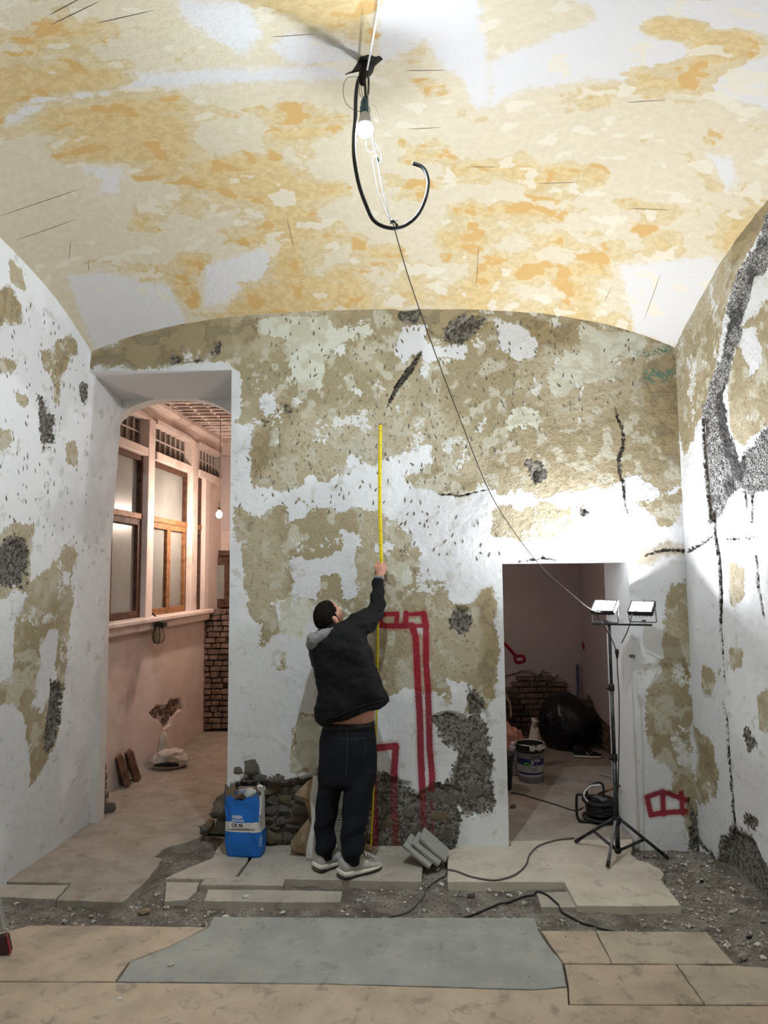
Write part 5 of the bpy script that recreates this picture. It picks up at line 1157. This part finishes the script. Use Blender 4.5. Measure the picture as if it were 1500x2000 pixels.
# ------------------------------------------------------------------ corridor things
t = empty('corridor_bulb', at_y(428, 1005, 7.2), 'warm glowing bulb on a thin cord in the corridor', 'light bulb'); hb = at_y(428, 1005, 7.2)
mesh('globe', *ellip_vf(hb, (0.03, 0.03, 0.036), 18, 12), M['hallbulb'], t, True); mesh('socket', *lathe_vf([(0.02, 0.03), (0.018, 0.06), (0.008, 0.075)], 14, hb), M['wood_dark'], t, True); tube('cord', [hb+np.array((0, 0, 0.07)), (hb[0]+0.004, hb[1], 3.0), (hb[0], hb[1], HZ)], 0.003, M['grey_cable'], t, 6)
for k, (dx, dz, s, rz) in enumerate(((0, 0.0, (0.19, 0.11), 0.2), (0.01, 0.062, (0.18, 0.12), -0.3), (-0.01, 0.124, (0.2, 0.11), 0.1), (0.005, 0.186, (0.17, 0.11), 0.5), (0.0, 0.248, (0.16, 0.11), -0.1))):
    o = bevel_box('stacked_brick', (0, 0, 0), (s[0], s[1], 0.06), M['brick'], None, 0.012, Matrix.Rotation(rz, 3, 'Z'), jit=0.006); zm = min(v.co.z for v in o.data.vertices); o.location = (-2.26+dx, 5.58, dz+k*0.008-zm)
    tag(o, '%s dark brick of the pile inside the tall opening' % ('bottom', 'second lowest', 'middle', 'second highest', 'topmost')[k], 'brick', 'bricks piled in the corridor')
o = rock('brick_chunk', (-2.12, 5.52, 0.035), (0.06, 0.045, 0.04), None, 0.3, 1); tag(o, 'loose broken brick lying in front of the brick pile', 'brick')
for k, (px, py, lab) in enumerate(((240, 1540, 'nearer red brick leaning on the corridor wall'), (256, 1532, 'farther red brick leaning on the corridor wall'))):
    c = at_z(px, py, 0); R = Matrix.Rotation(math.radians(30), 3, 'Z') @ Matrix.Rotation(math.radians(-17), 3, 'Y'); o = bevel_box('leaning_brick', (0, 0, 0), (0.06, 0.13, 0.27), M['brick_red'], None, 0.008, R, jit=0.003); zm = min(v.co.z for v in o.data.vertices); o.location = (float(c[0])-0.03, float(c[1])+0.06+k*0.05, -zm+0.001)
    tag(o, lab, 'brick', 'bricks leaning in the corridor')
c = at_z(322, 1505, 0); t = crumple('rag_sack', (float(c[0]), float(c[1])+0.1, 0), (0.17, 0.10, 0.10), M['film_white'], 'dirty white sack lying against the corridor wall', 'sack', 31)
V, F = ico_vf(32, (0.06, 0.05, 0.14), 2, 0.25); mesh('upright_fold', [v+np.array((float(c[0])-0.06, float(c[1])+0.14, 0.17)) for v in V], F, M['film_white'], t); tube('mouth', [np.array((float(c[0])-0.1, float(c[1])-0.0, 0.05)), np.array((float(c[0])+0.02, float(c[1])-0.02, 0.06)), np.array((float(c[0])+0.13, float(c[1]), 0.05))], [0.01, 0.022, 0.01], M['near_black'], t, 6, 4)
c = at_plane(284, 1228, *HPL); t = empty('hanging_lamp_guard', c+np.array((0.11, 0, -0.05)), 'rusty caged lamp hanging from the corridor window sill', 'lamp')
bevel_box('mount', c+np.array((0.14, 0.02, 0.035)), (0.09, 0.11, 0.05), M['black_plastic'], t, 0.006); tube('hook', [c+np.array((0.12, 0, 0.06)), c+np.array((0.09, 0, 0.12)), c+np.array((0.06, 0, 0.15))], 0.008, M['black_plastic'], t, 6)
mesh('shade', *lathe_vf([(0.02, 0.02), (0.045, -0.02), (0.055, -0.08), (0.035, -0.13), (0.01, -0.145)], 12, c+np.array((0.13, -0.02, 0))), M['kraft'], t, True)
for k in range(6): a = k*math.pi/3; q = c+np.array((0.13, -0.02, 0)); tube('guard_wire', [q+np.array((r*math.cos(a), r*math.sin(a), z)) for r, z in ((0.022, 0.02), (0.05, -0.02), (0.06, -0.08), (0.038, -0.135))], 0.003, M['near_black'], t, 5, 3)

# ------------------------------------------------------------------ ladder at the left edge: only the tip of one foot is in the picture
def ladder():
    f = at_z(21, 1859, 0); y0 = float(f[1]); x0 = float(f[0]); t = empty('aluminium_ladder', (x0, y0, 0), 'aluminium ladder foot with maroon rubber shoe at the left edge', 'ladder')
    for dy in (0.0, -0.38):
        a = np.array((x0-0.02, y0+dy-0.02, 0.0)); bt_ = np.array((x0-0.55, y0+dy-0.02, 2.1)); u = bt_-a; L = np.linalg.norm(u); R = Matrix.Rotation(math.atan2(u[0], u[2]), 3, 'Y')
        bevel_box('rail', (a+bt_)/2+u/L*0.05, (0.065, 0.025, L-0.12), M['alu'], t, 0.004, R)
        bevel_box('rubber_shoe', a+np.array((-0.012, 0, 0.045)), (0.075, 0.035, 0.088), M['maroon'], t, 0.006, R); bevel_box('red_edge', a+np.array((0.026, -0.012, 0.05)), (0.006, 0.012, 0.09), M['red_plastic'], t, 0.002, R)
    for k in range(7):
        q = np.array((x0-0.02, y0-0.21, 0.0))+(np.array((x0-0.55, y0-0.21, 2.1))-np.array((x0-0.02, y0-0.21, 0)))*(0.13+0.125*k); tube('rung', [q+np.array((0, -0.19, 0)), q+np.array((0, 0.19, 0))], 0.014, M['alu'], t, 10)
ladder()

# ------------------------------------------------------------------ loose debris
def frag(px, py, s, mat, label, k=0, rz=0.3):
    z = 0; p = at_z(px, py, -0.03 if 1725 < py < 1800 else 0); g = ground_z(float(p[0]), float(p[1]))
    V, F = ico_vf(500+k, s, 1, 0.2); zm = min(v[2] for v in V); o = mesh('rubble_fragment', [np.array((v[0]*math.cos(rz)-v[1]*math.sin(rz), v[0]*math.sin(rz)+v[1]*math.cos(rz), v[2]-zm)) for v in V], F, M[mat]); o.location = (float(p[0]), float(p[1]), g-0.002); tag(o, label, 'rubble')
frag(282, 1783, (0.045, 0.016, 0.016), 'stone_warm', 'long brown stone fragment in the rubble strip at left', 1); frag(921, 1744, (0.026, 0.02, 0.02), 'stone', 'square grey stone fragment in front of the right pale slab', 2)
frag(441, 1785, (0.022, 0.013, 0.008), 'sole_white', 'white plaster chip at the back edge of the grey slab', 3); frag(334, 1886, (0.018, 0.012, 0.008), 'slab_pale', 'pale chip lying on the grey slab in the left foreground', 4)
frag(1371, 1720, (0.014, 0.010, 0.010), 'near_black', 'small black lump on the dusty floor by the right wall', 5); frag(1432, 1789, (0.03, 0.014, 0.010), 'slab_pale', 'whitish plaster flake on the dusty floor at right', 6)
frag(1462, 1825, (0.022, 0.008, 0.007), 'near_black', 'dark splinter near the right edge of the floor', 7); frag(1450, 1858, (0.03, 0.012, 0.02), 'slab_pale', 'pointed pale plaster shard at the right foreground', 8)
frag(233, 1951, (0.012, 0.009, 0.005), 'sole_white', 'tiny white chip on the nearest beige slab', 9); frag(480, 1762, (0.02, 0.012, 0.008), 'sole_white', 'white chip below the long narrow slab', 10)
def debris():
    b = MB(); r = random.Random(99); variants = [ico_vf(700+k, (1, 1, 0.6), 0 if False else 1, 0.25) for k in range(4)]
    n = 0
    while n < 1500:
        if r.random() < 0.62: x = r.uniform(-2.2, 2.05); y = r.uniform(3.55, 4.72)
        elif r.random() < 0.5: x = r.uniform(1.4, 2.06); y = r.uniform(3.2, 4.74)
        else: x = r.uniform(-2.2, 2.05); y = r.uniform(2.6, 5.0)
        if x < left_x(y, 0)+0.03 or (y > 4.72 and not -2.0 < x < -1.15): continue
        on = any(inside((x, y), P) for P, z in SLABS)
        if on and r.random() > 0.16: continue
        s = r.choice((0.003, 0.004, 0.005, 0.007, 0.010)) if not on else r.choice((0.002, 0.003, 0.004))
        if not on and r.random() < 0.06: s = 0.018
        z = ground_z(x, y); V, F = variants[r.randrange(4)]; a = r.uniform(0, 6.3); k = r.uniform(0.6, 1.5)
        b.add([(x+s*(v[0]*k*math.cos(a)-v[1]*math.sin(a)), y+s*(v[0]*k*math.sin(a)+v[1]*math.cos(a)), z+s*(v[2]+0.3)) for v in V], F); n += 1
    o = b.build('rubble_debris', M['debris']); tag(o, 'loose crumbs of plaster and mortar strewn over the floor', 'debris', kind='stuff')
nd = NT('plaster_crumbs'); nd.col(nd.mix(nd.mr(nd.noise(37, 2), 0.4, 0.6), lin(118, 110, 100), lin(205, 200, 190))); nd.rough(0.95); M['debris'] = nd.m
debris()

# ------------------------------------------------------------------ lamp hanging in the store room, left of what the doorway shows
sb = np.array((0.60, 6.2, 1.55)); t = empty('store_bulb', sb, 'small bulb on a cord in the store room left of its doorway', 'light bulb')
M['storebulb'] = emitter('dim_bulb', (255, 236, 226), 105.0)
mesh('globe', *ellip_vf(sb, (0.03, 0.03, 0.036), 16, 10), M['storebulb'], t, True); mesh('socket', *lathe_vf([(0.02, 0.03), (0.018, 0.06), (0.008, 0.075)], 14, sb), M['black_plastic'], t, True); tube('cord', [sb+np.array((0, 0, 0.07)), (sb[0], sb[1], 2.45)], 0.003, M['grey_cable'], t, 6)

# ------------------------------------------------------------------ the man with the tape measure
M['skin'] = simple('skin', (196, 142, 120), 0.55, var=0.06, scale=12, bump=0.001, bscale=90, spec=0.4)
M['hair'] = simple('short_dark_hair', (26, 20, 17), 0.9, var=0.4, scale=60, bump=0.003, bscale=160, spec=0.1)
M['jacket'] = simple('black_jacket_cloth', (10, 10, 13), 0.75, var=0.25, scale=9, bump=0.002, bscale=120, spec=0.25); M['hood'] = simple('grey_hood_jersey', (128, 126, 126), 0.9, var=0.12, scale=25, bump=0.003, bscale=60)
M['denim'] = simple('black_denim', (23, 25, 32), 0.85, var=0.25, scale=14, bump=0.002, bscale=160, spec=0.2); M['belt'] = simple('black_leather', (10, 10, 11), 0.6, var=0.15); M['stitch'] = simple('denim_stitching', (84, 84, 90), 0.8)
M['shoe_grey'] = simple('grey_suede', (176, 172, 164), 0.85, var=0.12, scale=22, bump=0.002, bscale=80); M['shoe_cream'] = simple('cream_mesh', (206, 198, 178), 0.8, var=0.08, scale=30, bump=0.002, bscale=120); M['sole_cream'] = simple('cream_midsole', (222, 216, 202), 0.6, var=0.05)
n = NT('yellow_tape_blade'); zt = n.math('FRACT', n.math('MULTIPLY', n.sep(n.tc, 2), 100.0)); z10 = n.math('FRACT', n.math('MULTIPLY', n.sep(n.tc, 2), 10.0))
n.col(n.mix(n.math('MULTIPLY', n.mr(zt, 0.16, 0.10), 0.35), n.mix(n.mr(z10, 0.05, 0.03), lin(222, 200, 20), lin(176, 140, 20)), lin(90, 80, 20))); n.rough(0.4); M['yellow'] = n.m
PY = 4.42
base = (float(at_y(665, 1700, PY)[0]), PY, 0.0)
man = empty('person', base, 'man in black jacket and dark jeans reaching up with a yellow tape measure', 'person')
def W(px, py, y): return at_y(px, py, y)
def ering(py, l, r, y, b, tilt=0.0, n=28, e=0.9, twist=0.0):
    c = W((l+r)/2, py, y); a = (r-l)/2*y/FPX*1.0; out = []
    for k in range(n):
        t = 2*math.pi*k/n; x = a*math.copysign(abs(math.cos(t))**e, math.cos(t)); yy = b*math.copysign(abs(math.sin(t))**e, math.sin(t))
        out.append(c+np.array((x, yy+x*twist, x*tilt)))
    return out
def capsule(pts, rad, n=10, ext=True):
    P = [np.array(p, float) for p in pts]; R = list(rad)
    if ext:
        d0 = (P[0]-P[1])/np.linalg.norm(P[0]-P[1]); d1 = (P[-1]-P[-2])/np.linalg.norm(P[-1]-P[-2])
        P = [P[0]+d0*R[0]*0.85, P[0]+d0*R[0]*0.5]+P+[P[-1]+d1*R[-1]*0.5, P[-1]+d1*R[-1]*0.85]; R = [R[0]*0.45, R[0]*0.84]+R+[R[-1]*0.84, R[-1]*0.45]
    return tube_vf(P, R, n)
# head frame: face turned to the right and tipped back
HC0 = W(641, 1206, 4.44)
yaw, pit = math.radians(46), math.radians(36)
hf = np.array((math.sin(yaw)*math.cos(pit), math.cos(yaw)*math.cos(pit), math.sin(pit))); hr = np.array((math.cos(yaw), -math.sin(yaw), 0)); hu = np.cross(hr, hf); HM = np.stack([hr, hf, hu], 1)
def head_vf(scale=1.0, n=40, m=28):
    V = []; F = []
    g = lambda p, c, s: math.exp(-sum(((p[i]-c[i])/s[i])**2 for i in range(3)))
    for i in range(m+1):
        th = math.pi*i/m
        for k in range(n):
            a = 2*math.pi*k/n; p = np.array((0.077*math.sin(th)*math.cos(a), 0.096*math.sin(th)*math.sin(a), 0.108*math.cos(th)))
            if p[2] < 0:
                t = min(1, -p[2]/0.108); p[0] *= 1-0.28*t; p[1] = p[1]*(1-0.12*t)+0.022*t if p[1] > -0.02 else p[1]*(1-0.35*t)
                if p[1] > 0.03: p[2] *= 1.12
            d = np.zeros(3)
            d[1] += 0.026*g(p, (0, 0.095, -0.022), (0.014, 0.05, 0.020))+0.010*g(p, (0, 0.095, 0.0), (0.011, 0.05, 0.025))   # nose
            for s in (-1, 1): d[1] -= 0.010*g(p, (s*0.032, 0.085, 0.008), (0.017, 0.05, 0.012))                              # eye sockets
            d[1] += 0.006*g(p, (0, 0.09, 0.028), (0.05, 0.05, 0.010))+0.006*g(p, (0, 0.09, -0.058), (0.022, 0.05, 0.007))+0.005*g(p, (0, 0.09, -0.071), (0.02, 0.05, 0.007))-0.004*g(p, (0, 0.09, -0.0645), (0.022, 0.05, 0.003))
            d[1] += 0.009*g(p, (0, 0.08, -0.098), (0.025, 0.05, 0.016))                                                      # chin
            V.append(HC0+HM@((p+d)*scale))
    for i in range(m):
        for k in range(n): F.append(((i+1)*n+k, (i+1)*n+(k+1) % n, i*n+(k+1) % n, i*n+k))
    return V, F
parts = [head_vf()]
for s in (-1, 1):
    c = HC0+HM@np.array((s*0.079, -0.012, -0.012)); parts.append(ellip_vf(c, (0.010, 0.020, 0.033), 12, 10, HM)); parts.append(ellip_vf(HC0+HM@np.array((s*0.083, -0.020, 0.004)), (0.008, 0.010, 0.022), 10, 8, HM))
neck_b = W(656, 1246, 4.44)
parts.append(capsule([HC0+HM@np.array((0, -0.02, -0.05)), (HC0+neck_b)/2+np.array((0, 0.0, -0.02)), neck_b], [0.056, 0.058, 0.066], 16))
# trunk under the clothes; bare at the small of the back
tr = [(1424, 634, 726, 4.43, 0.105), (1408, 636, 728, 4.43, 0.104), (1392, 640, 731, 4.43, 0.102), (1375, 642, 731, 4.43, 0.102), (1340, 640, 728, 4.43, 0.11), (1300, 630, 722, 4.43, 0.115), (1268, 622, 715, 4.43, 0.11), (1248, 628, 704, 4.43, 0.09), (1238, 645, 690, 4.43, 0.06)]
parts.append(loft_vf([ering(a, l, r, y, b, 0.0, 24) for a, l, r, y, b in tr]))
# arms
SR = [W(692, 1232, 4.42), W(714, 1216, 4.49), W(734, 1197, 4.58)]; WR_ = W(741, 1128, 4.685)
parts.append(capsule(SR+[W(738, 1165, 4.64), WR_], [0.055, 0.048, 0.042, 0.036, 0.028], 12))
EL = [W(618, 1258, 4.44), W(628, 1290, 4.52), W(650, 1330, 4.60)]; WL_ = W(712, 1334, 4.665)
parts.append(capsule(EL+[W(684, 1336, 4.64), WL_], [0.052, 0.045, 0.040, 0.034, 0.027], 12))
def hand(P, wrist, ax, fw, up):
    """fist closed round a vertical strip; ax = towards the knuckles, fw = round the strip, up = along it"""
    q = lambda a, f, u: P+ax*a+fw*f+up*u
    out = [capsule([wrist, q(-0.006, -0.006, -0.052), q(-0.004, -0.004, -0.03)], [0.027, 0.026, 0.027], 12), ellip_vf(q(0.0, -0.004, -0.002), (0.031, 0.021, 0.043), 14, 12, np.stack([ax, fw, up], 1))]
    for u, L, r in ((0.033, 1.0, 0.0098), (0.012, 1.08, 0.0102), (-0.009, 1.02, 0.0098), (-0.029, 0.85, 0.0088)):
        out.append(capsule([q(0.008, -0.008, u*0.9), q(0.034*L, -0.004, u), q(0.044*L, 0.020, u-0.001), q(0.030*L, 0.042*L, u-0.003), q(0.004, 0.046*L, u-0.004), q(-0.008, 0.034, u-0.004)], [r*1.05, r*1.1, r, r*0.95, r*0.9, r*0.8], 10))
    out.append(capsule([q(-0.020, -0.004, -0.012), q(-0.031, 0.010, 0.018), q(-0.022, 0.032, 0.034), q(0.002, 0.047, 0.046), q(0.018, 0.050, 0.046)], [0.014, 0.0125, 0.011, 0.0105, 0.008], 10))
    return out
HR = W(743, 1112, 4.70); parts += hand(HR, WR_, np.array((0.94, 0.33, 0)), np.array((-0.33, 0.94, 0)), np.array((0, 0, 1.0)))
HLp = W(728, 1335, 4.695); parts += hand(HLp, WL_, np.array((0.5, 0.86, 0)), np.array((0.86, -0.5, 0)), np.array((0, 0, 1.0)))
# legs and feet
ANL, ANR = W(634, 1680, 4.44), W(688, 1692, 4.335)
parts.append(capsule([W(656, 1440, 4.44), W(645, 1530, 4.45), W(636, 1600, 4.45), ANL], [0.078, 0.068, 0.050, 0.035], 14)); parts.append(capsule([W(706, 1440, 4.41), W(702, 1530, 4.38), W(694, 1600, 4.36), ANR], [0.078, 0.068, 0.050, 0.035], 14))
for an, d in ((ANL, math.radians(42)), (ANR, math.radians(35))): parts.append(capsule([an+np.array((0, 0, -0.01)), np.array((an[0]+0.09*math.cos(d), an[1]+0.09*math.sin(d), 0.05))], [0.03, 0.018], 12))
body = remesh('body', parts, M['skin'], 0.0055, man, 2)
for s in (-1, 1):
    mesh('eye', *ellip_vf(HC0+HM@np.array((s*0.031, 0.079, 0.008)), (0.0115, 0.0115, 0.0115), 12, 8), M['sole_white'], man, True)
# hair: close-cropped cap over crown, back and sides
V, F = head_vf(1.05, 48, 34); keepf = []
for f in F:
    p = np.mean([HM.T@(V[i]-HC0) for i in f], 0)
    if p[2] > -0.085+0.02*math.sin(p[0]*60) and p[1] < 0.028+0.55*max(0, p[2]-0.02) and not (abs(p[0]) > 0.055 and p[1] > 0.012 and p[2] < 0.03): keepf.append(f)
V2, _ = head_vf(0.96, 48, 34); b = MB(); b.add(V, keepf); ed = {}
for f in keepf:
    for i in range(4):
        e = (f[i], f[(i+1) % 4]); ed[e] = 1
nV = len(V); b.V += [tuple(v) for v in V2]
for (i, j) in list(ed):
    if (j, i) not in ed: b.F.append((j, i, i+nV, j+nV))
hair = b.build('hair', M['hair'], man, True)
# jacket
def wr(co):
    px = to_px(co); d = 0.020*fbm(px[:, 0]/34+px[:, 1]/60, px[:, 1]/30-px[:, 0]/60, 91, 4)+0.007*np.sin((px[:, 0]*0.9-px[:, 1]*0.35)/9.0)*np.clip((px[:, 0]-690)/40, 0, 1)*np.clip((px[:, 1]-1240)/40, 0, 1)
    arm = np.clip((1235-px[:, 1])/20, 0, 1)*np.clip((px[:, 0]-690)/20, 0, 1); d += 0.006*np.sin(px[:, 1]/4.2+px[:, 0]/16)*arm
    return d
jr = [(1392, 629, 760, 4.42, 0.145, 0.30), (1382, 620, 760, 4.42, 0.150, 0.27), (1366, 619, 755, 4.42, 0.156, 0.18), (1345, 622, 750, 4.42, 0.155, 0.08), (1318, 618, 743, 4.42, 0.15, 0.02), (1290, 611, 734, 4.42, 0.148, 0), (1268, 604, 726, 4.42, 0.145, 0.0), (1250, 603, 718, 4.42, 0.135, 0.02), (1236, 609, 712, 4.42, 0.12, 0.04), (1224, 626, 702, 4.43, 0.10, 0.08), (1216, 646, 688, 4.43, 0.07, 0.1)]
jp = [loft_vf([ering(a, l, r, y, b_, t, 32, 0.85, 0.12) for a, l, r, y, b_, t in jr])]
jp.append(capsule([W(684, 1238, 4.42), W(702, 1222, 4.46), W(719, 1212, 4.52), W(735, 1194, 4.585), W(738, 1168, 4.63), W(739, 1146, 4.66), W(740, 1133, 4.675)], [0.088, 0.086, 0.078, 0.064, 0.053, 0.046, 0.041], 16, False))
jp.append(capsule([W(620, 1256, 4.44), W(627, 1290, 4.53), W(648, 1330, 4.60), W(684, 1336, 4.64), W(702, 1335, 4.655)], [0.078, 0.07, 0.062, 0.05, 0.042], 14, False))
jacket = remesh('jacket', jp, M['jacket'], 0.009, man, 2, wr)
# folded edge of the hem, cuff and front zip, and the shirt under it
JT = bvh(jacket)
tube('cuff', [W(740, 1131.5, 4.678), W(740.5, 1126.5, 4.683)], 0.036, M['hood'], jacket, 16)
hem = [cast(JT, x, y, 0.0) for x, y in ((636,1404),(655,1401),(675,1392),(695,1383),(715,1377),(735,1372),(750,1368))]
if all(p is not None for p in hem): tube('hem_fold', hem, 0.006, M['jacket'], jacket, 6, 4)
zp = [cast(JT, x, y, 0.0) for x, y in ((734,1300),(738,1320),(741,1340),(744,1360))]
if all(p is not None for p in zp): tube('pocket_zip', zp, 0.0015, M['metal_dark'], jacket, 5, 3)
sh = [ering(1389, 644, 738, 4.43, 0.114, 0.26, 28), ering(1381, 645, 738, 4.43, 0.116, 0.26, 28), ering(1370, 645, 737, 4.43, 0.116, 0.26, 28)]
V, F = loft_vf(sh, False); mesh('undershirt', V, F, M['hood'], man, True)
# hood lying on the shoulders
hp_ = [(607, 1260, 4.33, 0.030), (612, 1250, 4.315, 0.046), (624, 1243, 4.31, 0.042), (640, 1236, 4.325, 0.030), (654, 1229, 4.35, 0.020), (664, 1224, 4.39, 0.011), (670, 1226, 4.44, 0.010)]
hood = remesh('hood', [capsule([W(x, y, d) for x, y, d, r in hp_], [r for *_, r in hp_], 14), capsule([W(606, 1258, 4.34), W(606, 1248, 4.40), W(612, 1244, 4.47), W(626, 1240, 4.52)], [0.03, 0.03, 0.028, 0.022], 12)], M['hood'], 0.007, man, 4, lambda co: 0.014*fbm(co[:, 0]*22, co[:, 2]*22, 55, 3))
# jeans
jn = [(1411, 633, 729, 4.43, 0.118), (1422, 630, 731, 4.43, 0.125), (1445, 625, 734, 4.43, 0.135), (1475, 624, 735, 4.43, 0.138), (1505, 622, 735, 4.43, 0.130), (1528, 622, 733, 4.42, 0.112)]
pj = [loft_vf([ering(a, l, r, y, b_, 0.0, 28, 0.95) for a, l, r, y, b_ in jn])]
lg = [(1500, 623, 678, 4.44, 0.100), (1530, 621, 671, 4.45, 0.094), (1560, 618, 664, 4.45, 0.086), (1595, 616, 657, 4.45, 0.078), (1625, 615, 653, 4.45, 0.072), (1648, 615, 654, 4.44, 0.072), (1656, 616, 655, 4.44, 0.073), (1664, 620, 651, 4.44, 0.060), (1677, 620, 650, 4.44, 0.056)]
rg = [(1500, 672, 735, 4.42, 0.105), (1530, 673, 732, 4.40, 0.100), (1560, 670, 726, 4.38, 0.092), (1595, 668, 717, 4.36, 0.084), (1630, 667, 711, 4.345, 0.078), (1652, 666, 711, 4.335, 0.078), (1663, 665, 712, 4.335, 0.080), (1671, 671, 705, 4.335, 0.062), (1688, 672, 703, 4.335, 0.056)]
for g in (lg, rg): pj.append(loft_vf([ering(a, l, r, y, b_, 0.0, 22, 0.95) for a, l, r, y, b_ in g]))
def wrj(co):
    px = to_px(co); low = np.clip((px[:, 1]-1560)/60, 0, 1); d = 0.005*fbm(px[:, 0]/22, px[:, 1]/40, 66, 3)
    return d+0.006*low*np.sin(px[:, 1]/7.5+px[:, 0]/11+2*vnoise(px[:, 0]/20, px[:, 1]/20, 4))+0.004*np.sin((px[:, 1]*0.8+px[:, 0])/9)*np.exp(-((px[:, 1]-1535)/25)**2)
jeans = remesh('jeans', pj, M['denim'], 0.0085, man, 3, wrj); JB = bvh(jeans)
bl = [ering(1419, 632, 730, 4.43, 0.121, 0, 32), ering(1418.5, 630.5, 731.5, 4.43, 0.1255, 0, 32), ering(1408, 632.5, 729.5, 4.43, 0.1195, 0, 32), ering(1407.5, 634, 728, 4.43, 0.115, 0, 32)]
V, F = loft_vf(bl, False); belt = mesh('belt', V, F, M['belt'], man, True)
for x in (650, 708):
    q = [cast(JB, x, y, 0.006) for y in (1424, 1420, 1414, 1409, 1405)]; q = [p for p in q if p is not None]
    if len(q) > 2: tube('belt_loop', q, 0.005, M['denim'], jeans, 6)
for a in ([(661,1426),(664,1433),(668,1441),(674,1444),(690,1443.5),(712,1441)], [(724,1438),(729,1440),(733,1441)], [(712,1441),(714,1460),(712,1475)], [(678,1425),(679,1450),(678,1480),(675,1515)]):
    q = [cast(JB, x, y, 0.0008) for x, y in a]; q = [p for p in q if p is not None]
    if len(q) > 2: tube('stitching', q, 0.0010, M['stitch'], jeans, 4, 3)
# trainers
def trainer(heel, toe, L):
    d = np.array(toe)-np.array(heel); ang = math.atan2(d[1], d[0]); p = np.array((heel[0], heel[1], 0.0)); Wd = 0.108
    V, F = shoe_mesh(L, Wd, 0.118, 0.026, 0); up = mesh('trainer', put(V, p, ang), F, M['shoe_grey'], man, True)
    V, F = shoe_mesh(L*0.52, Wd*1.0, 0.074, 0.024, 0); mesh('toe_panel', put([(v[0]+L*0.475, v[1]*0.99, v[2]+0.002) for v in V], p, ang), F, M['shoe_cream'], up, True)
    V, F = shoe_mesh(L*1.03, Wd*1.06, 0.118, 0.008, 0, top=0.040, grow=1.03); mesh('midsole', put([(v[0]-0.008, v[1], v[2]+(0.012 if v[0] < L*0.3 and v[2] > 0.02 else 0)) for v in V], p, ang), F, M['sole_cream'], up, True)
    V, F = shoe_mesh(L*1.02, Wd*1.05, 0.118, 0.0, 0, top=0.011, grow=1.0); mesh('outsole', put([(v[0]-0.006, v[1], v[2]) for v in V], p, ang), F, M['sole_dark'], up, True)
    tube('heel_groove', put(spline([(0.10*L, -0.058, 0.020), (0.02*L, -0.056, 0.022), (-0.03*L, -0.02, 0.024), (-0.03*L, 0.02, 0.024)], 4), p, ang), 0.005, M['sole_dark'], up, 6)
    mesh('collar', *loft_vf([put([(0.085+0.068*math.cos(t)+0.01, 0.040*math.sin(t), 0.100+0.010*math.cos(t)**2) for t in np.linspace(0, 2*math.pi, 25)[:-1]], p, ang), put([(0.085+0.060*math.cos(t)+0.01, 0.034*math.sin(t), 0.122+0.006*math.cos(t)**2) for t in np.linspace(0, 2*math.pi, 25)[:-1]], p, ang)]), M['shoe_grey'], up, True)
    mesh('heel_patch', *ellip_vf(put([(0.022, -0.030, 0.085)], p, ang)[0], (0.012, 0.012, 0.014), 10, 8), M['bucket_grey'], up, True)
    for k in range(5):
        u = 0.17+k*0.021; zz = 0.112-k*0.0115; w_ = 0.026+0.002*k
        tube('lace', put(spline([(u, -w_, zz-0.010), (u+0.004, 0, zz+0.002), (u+0.008, w_, zz-0.010)], 4), p, ang), 0.0035, M['sole_white'], up, 6)
    for s in (-1, 1): tube('lace', put(spline([(0.175, 0, 0.110), (0.185, s*0.016, 0.112), (0.20, s*0.028, 0.098), (0.215, s*0.034, 0.080)], 4), p, ang), 0.0025, M['sole_white'], up, 6)
hl = at_z(617, 1702, 0); hr_ = at_z(665, 1716, 0)
trainer(hl, hl+np.array((0.22, 0.18, 0)), 0.285); trainer(hr_, hr_+np.array((0.235, 0.165, 0)), 0.285)

# ------------------------------------------------------------------ the tape
def tape():
    t = empty('tape_measure', (float(at_y(724, 1654, 4.725)[0]), 4.725, 0), 'yellow tape measure blade held upright against the wall by the man', 'tape measure')
    P = [at_y(724, 1655, 4.715), at_y(728, 1580, 4.72), at_y(733, 1470, 4.725), at_y(735, 1400, 4.728), at_y(737, 1300, 4.735), at_y(738.5, 1210, 4.742), at_y(743, 1150, 4.745), at_y(744.5, 1105, 4.746), at_y(743, 1040, 4.752), at_y(741.5, 960, 4.754), at_y(742, 900, 4.754), at_y(743, 829, 4.756)]
    P[0][2] = 0.002; wd = [0.006, 0.006, 0.006, 0.0065, 0.008, 0.008, 0.009, 0.012, 0.0125, 0.0125, 0.0125, 0.012]
    m0 = len(P); P = spline(P, 5); wd = np.interp(np.linspace(0, m0-1, len(P)), range(m0), wd); V = []; F = []
    prof = [(-1, 0.0), (-0.5, 0.0028), (0, 0.0038), (0.5, 0.0028), (1, 0.0)]
    prof = prof+[(x, y-0.0011) for x, y in prof[::-1]]; n = len(prof)
    for p, w_ in zip(P, wd):
        for x, y in prof: V.append(p+np.array((x*w_, -y, 0)))
    for i in range(len(P)-1):
        for k in range(n): F.append((i*n+k, i*n+(k+1) % n, (i+1)*n+(k+1) % n, (i+1)*n+k))
    F += [tuple(range(n)), tuple((len(P)-1)*n+k for k in range(n))][:2]
    mesh('blade', V, F, M['yellow'], t, True)
    e = P[-1]; bevel_box('end_hook', e+np.array((0, -0.002, 0.004)), (0.026, 0.008, 0.010), M['metal_grey'], t, 0.001)
    c = W(752, 1120, 4.69); tube('wrist_strap', [c, W(755, 1130, 4.68), W(760, 1138, 4.68), W(762, 1141, 4.68), W(757, 1139, 4.68), W(752, 1131, 4.685), c+np.array((-0.006, 0, -0.01))], 0.0016, M['black_rubber'], t, 5, 5)
tape()
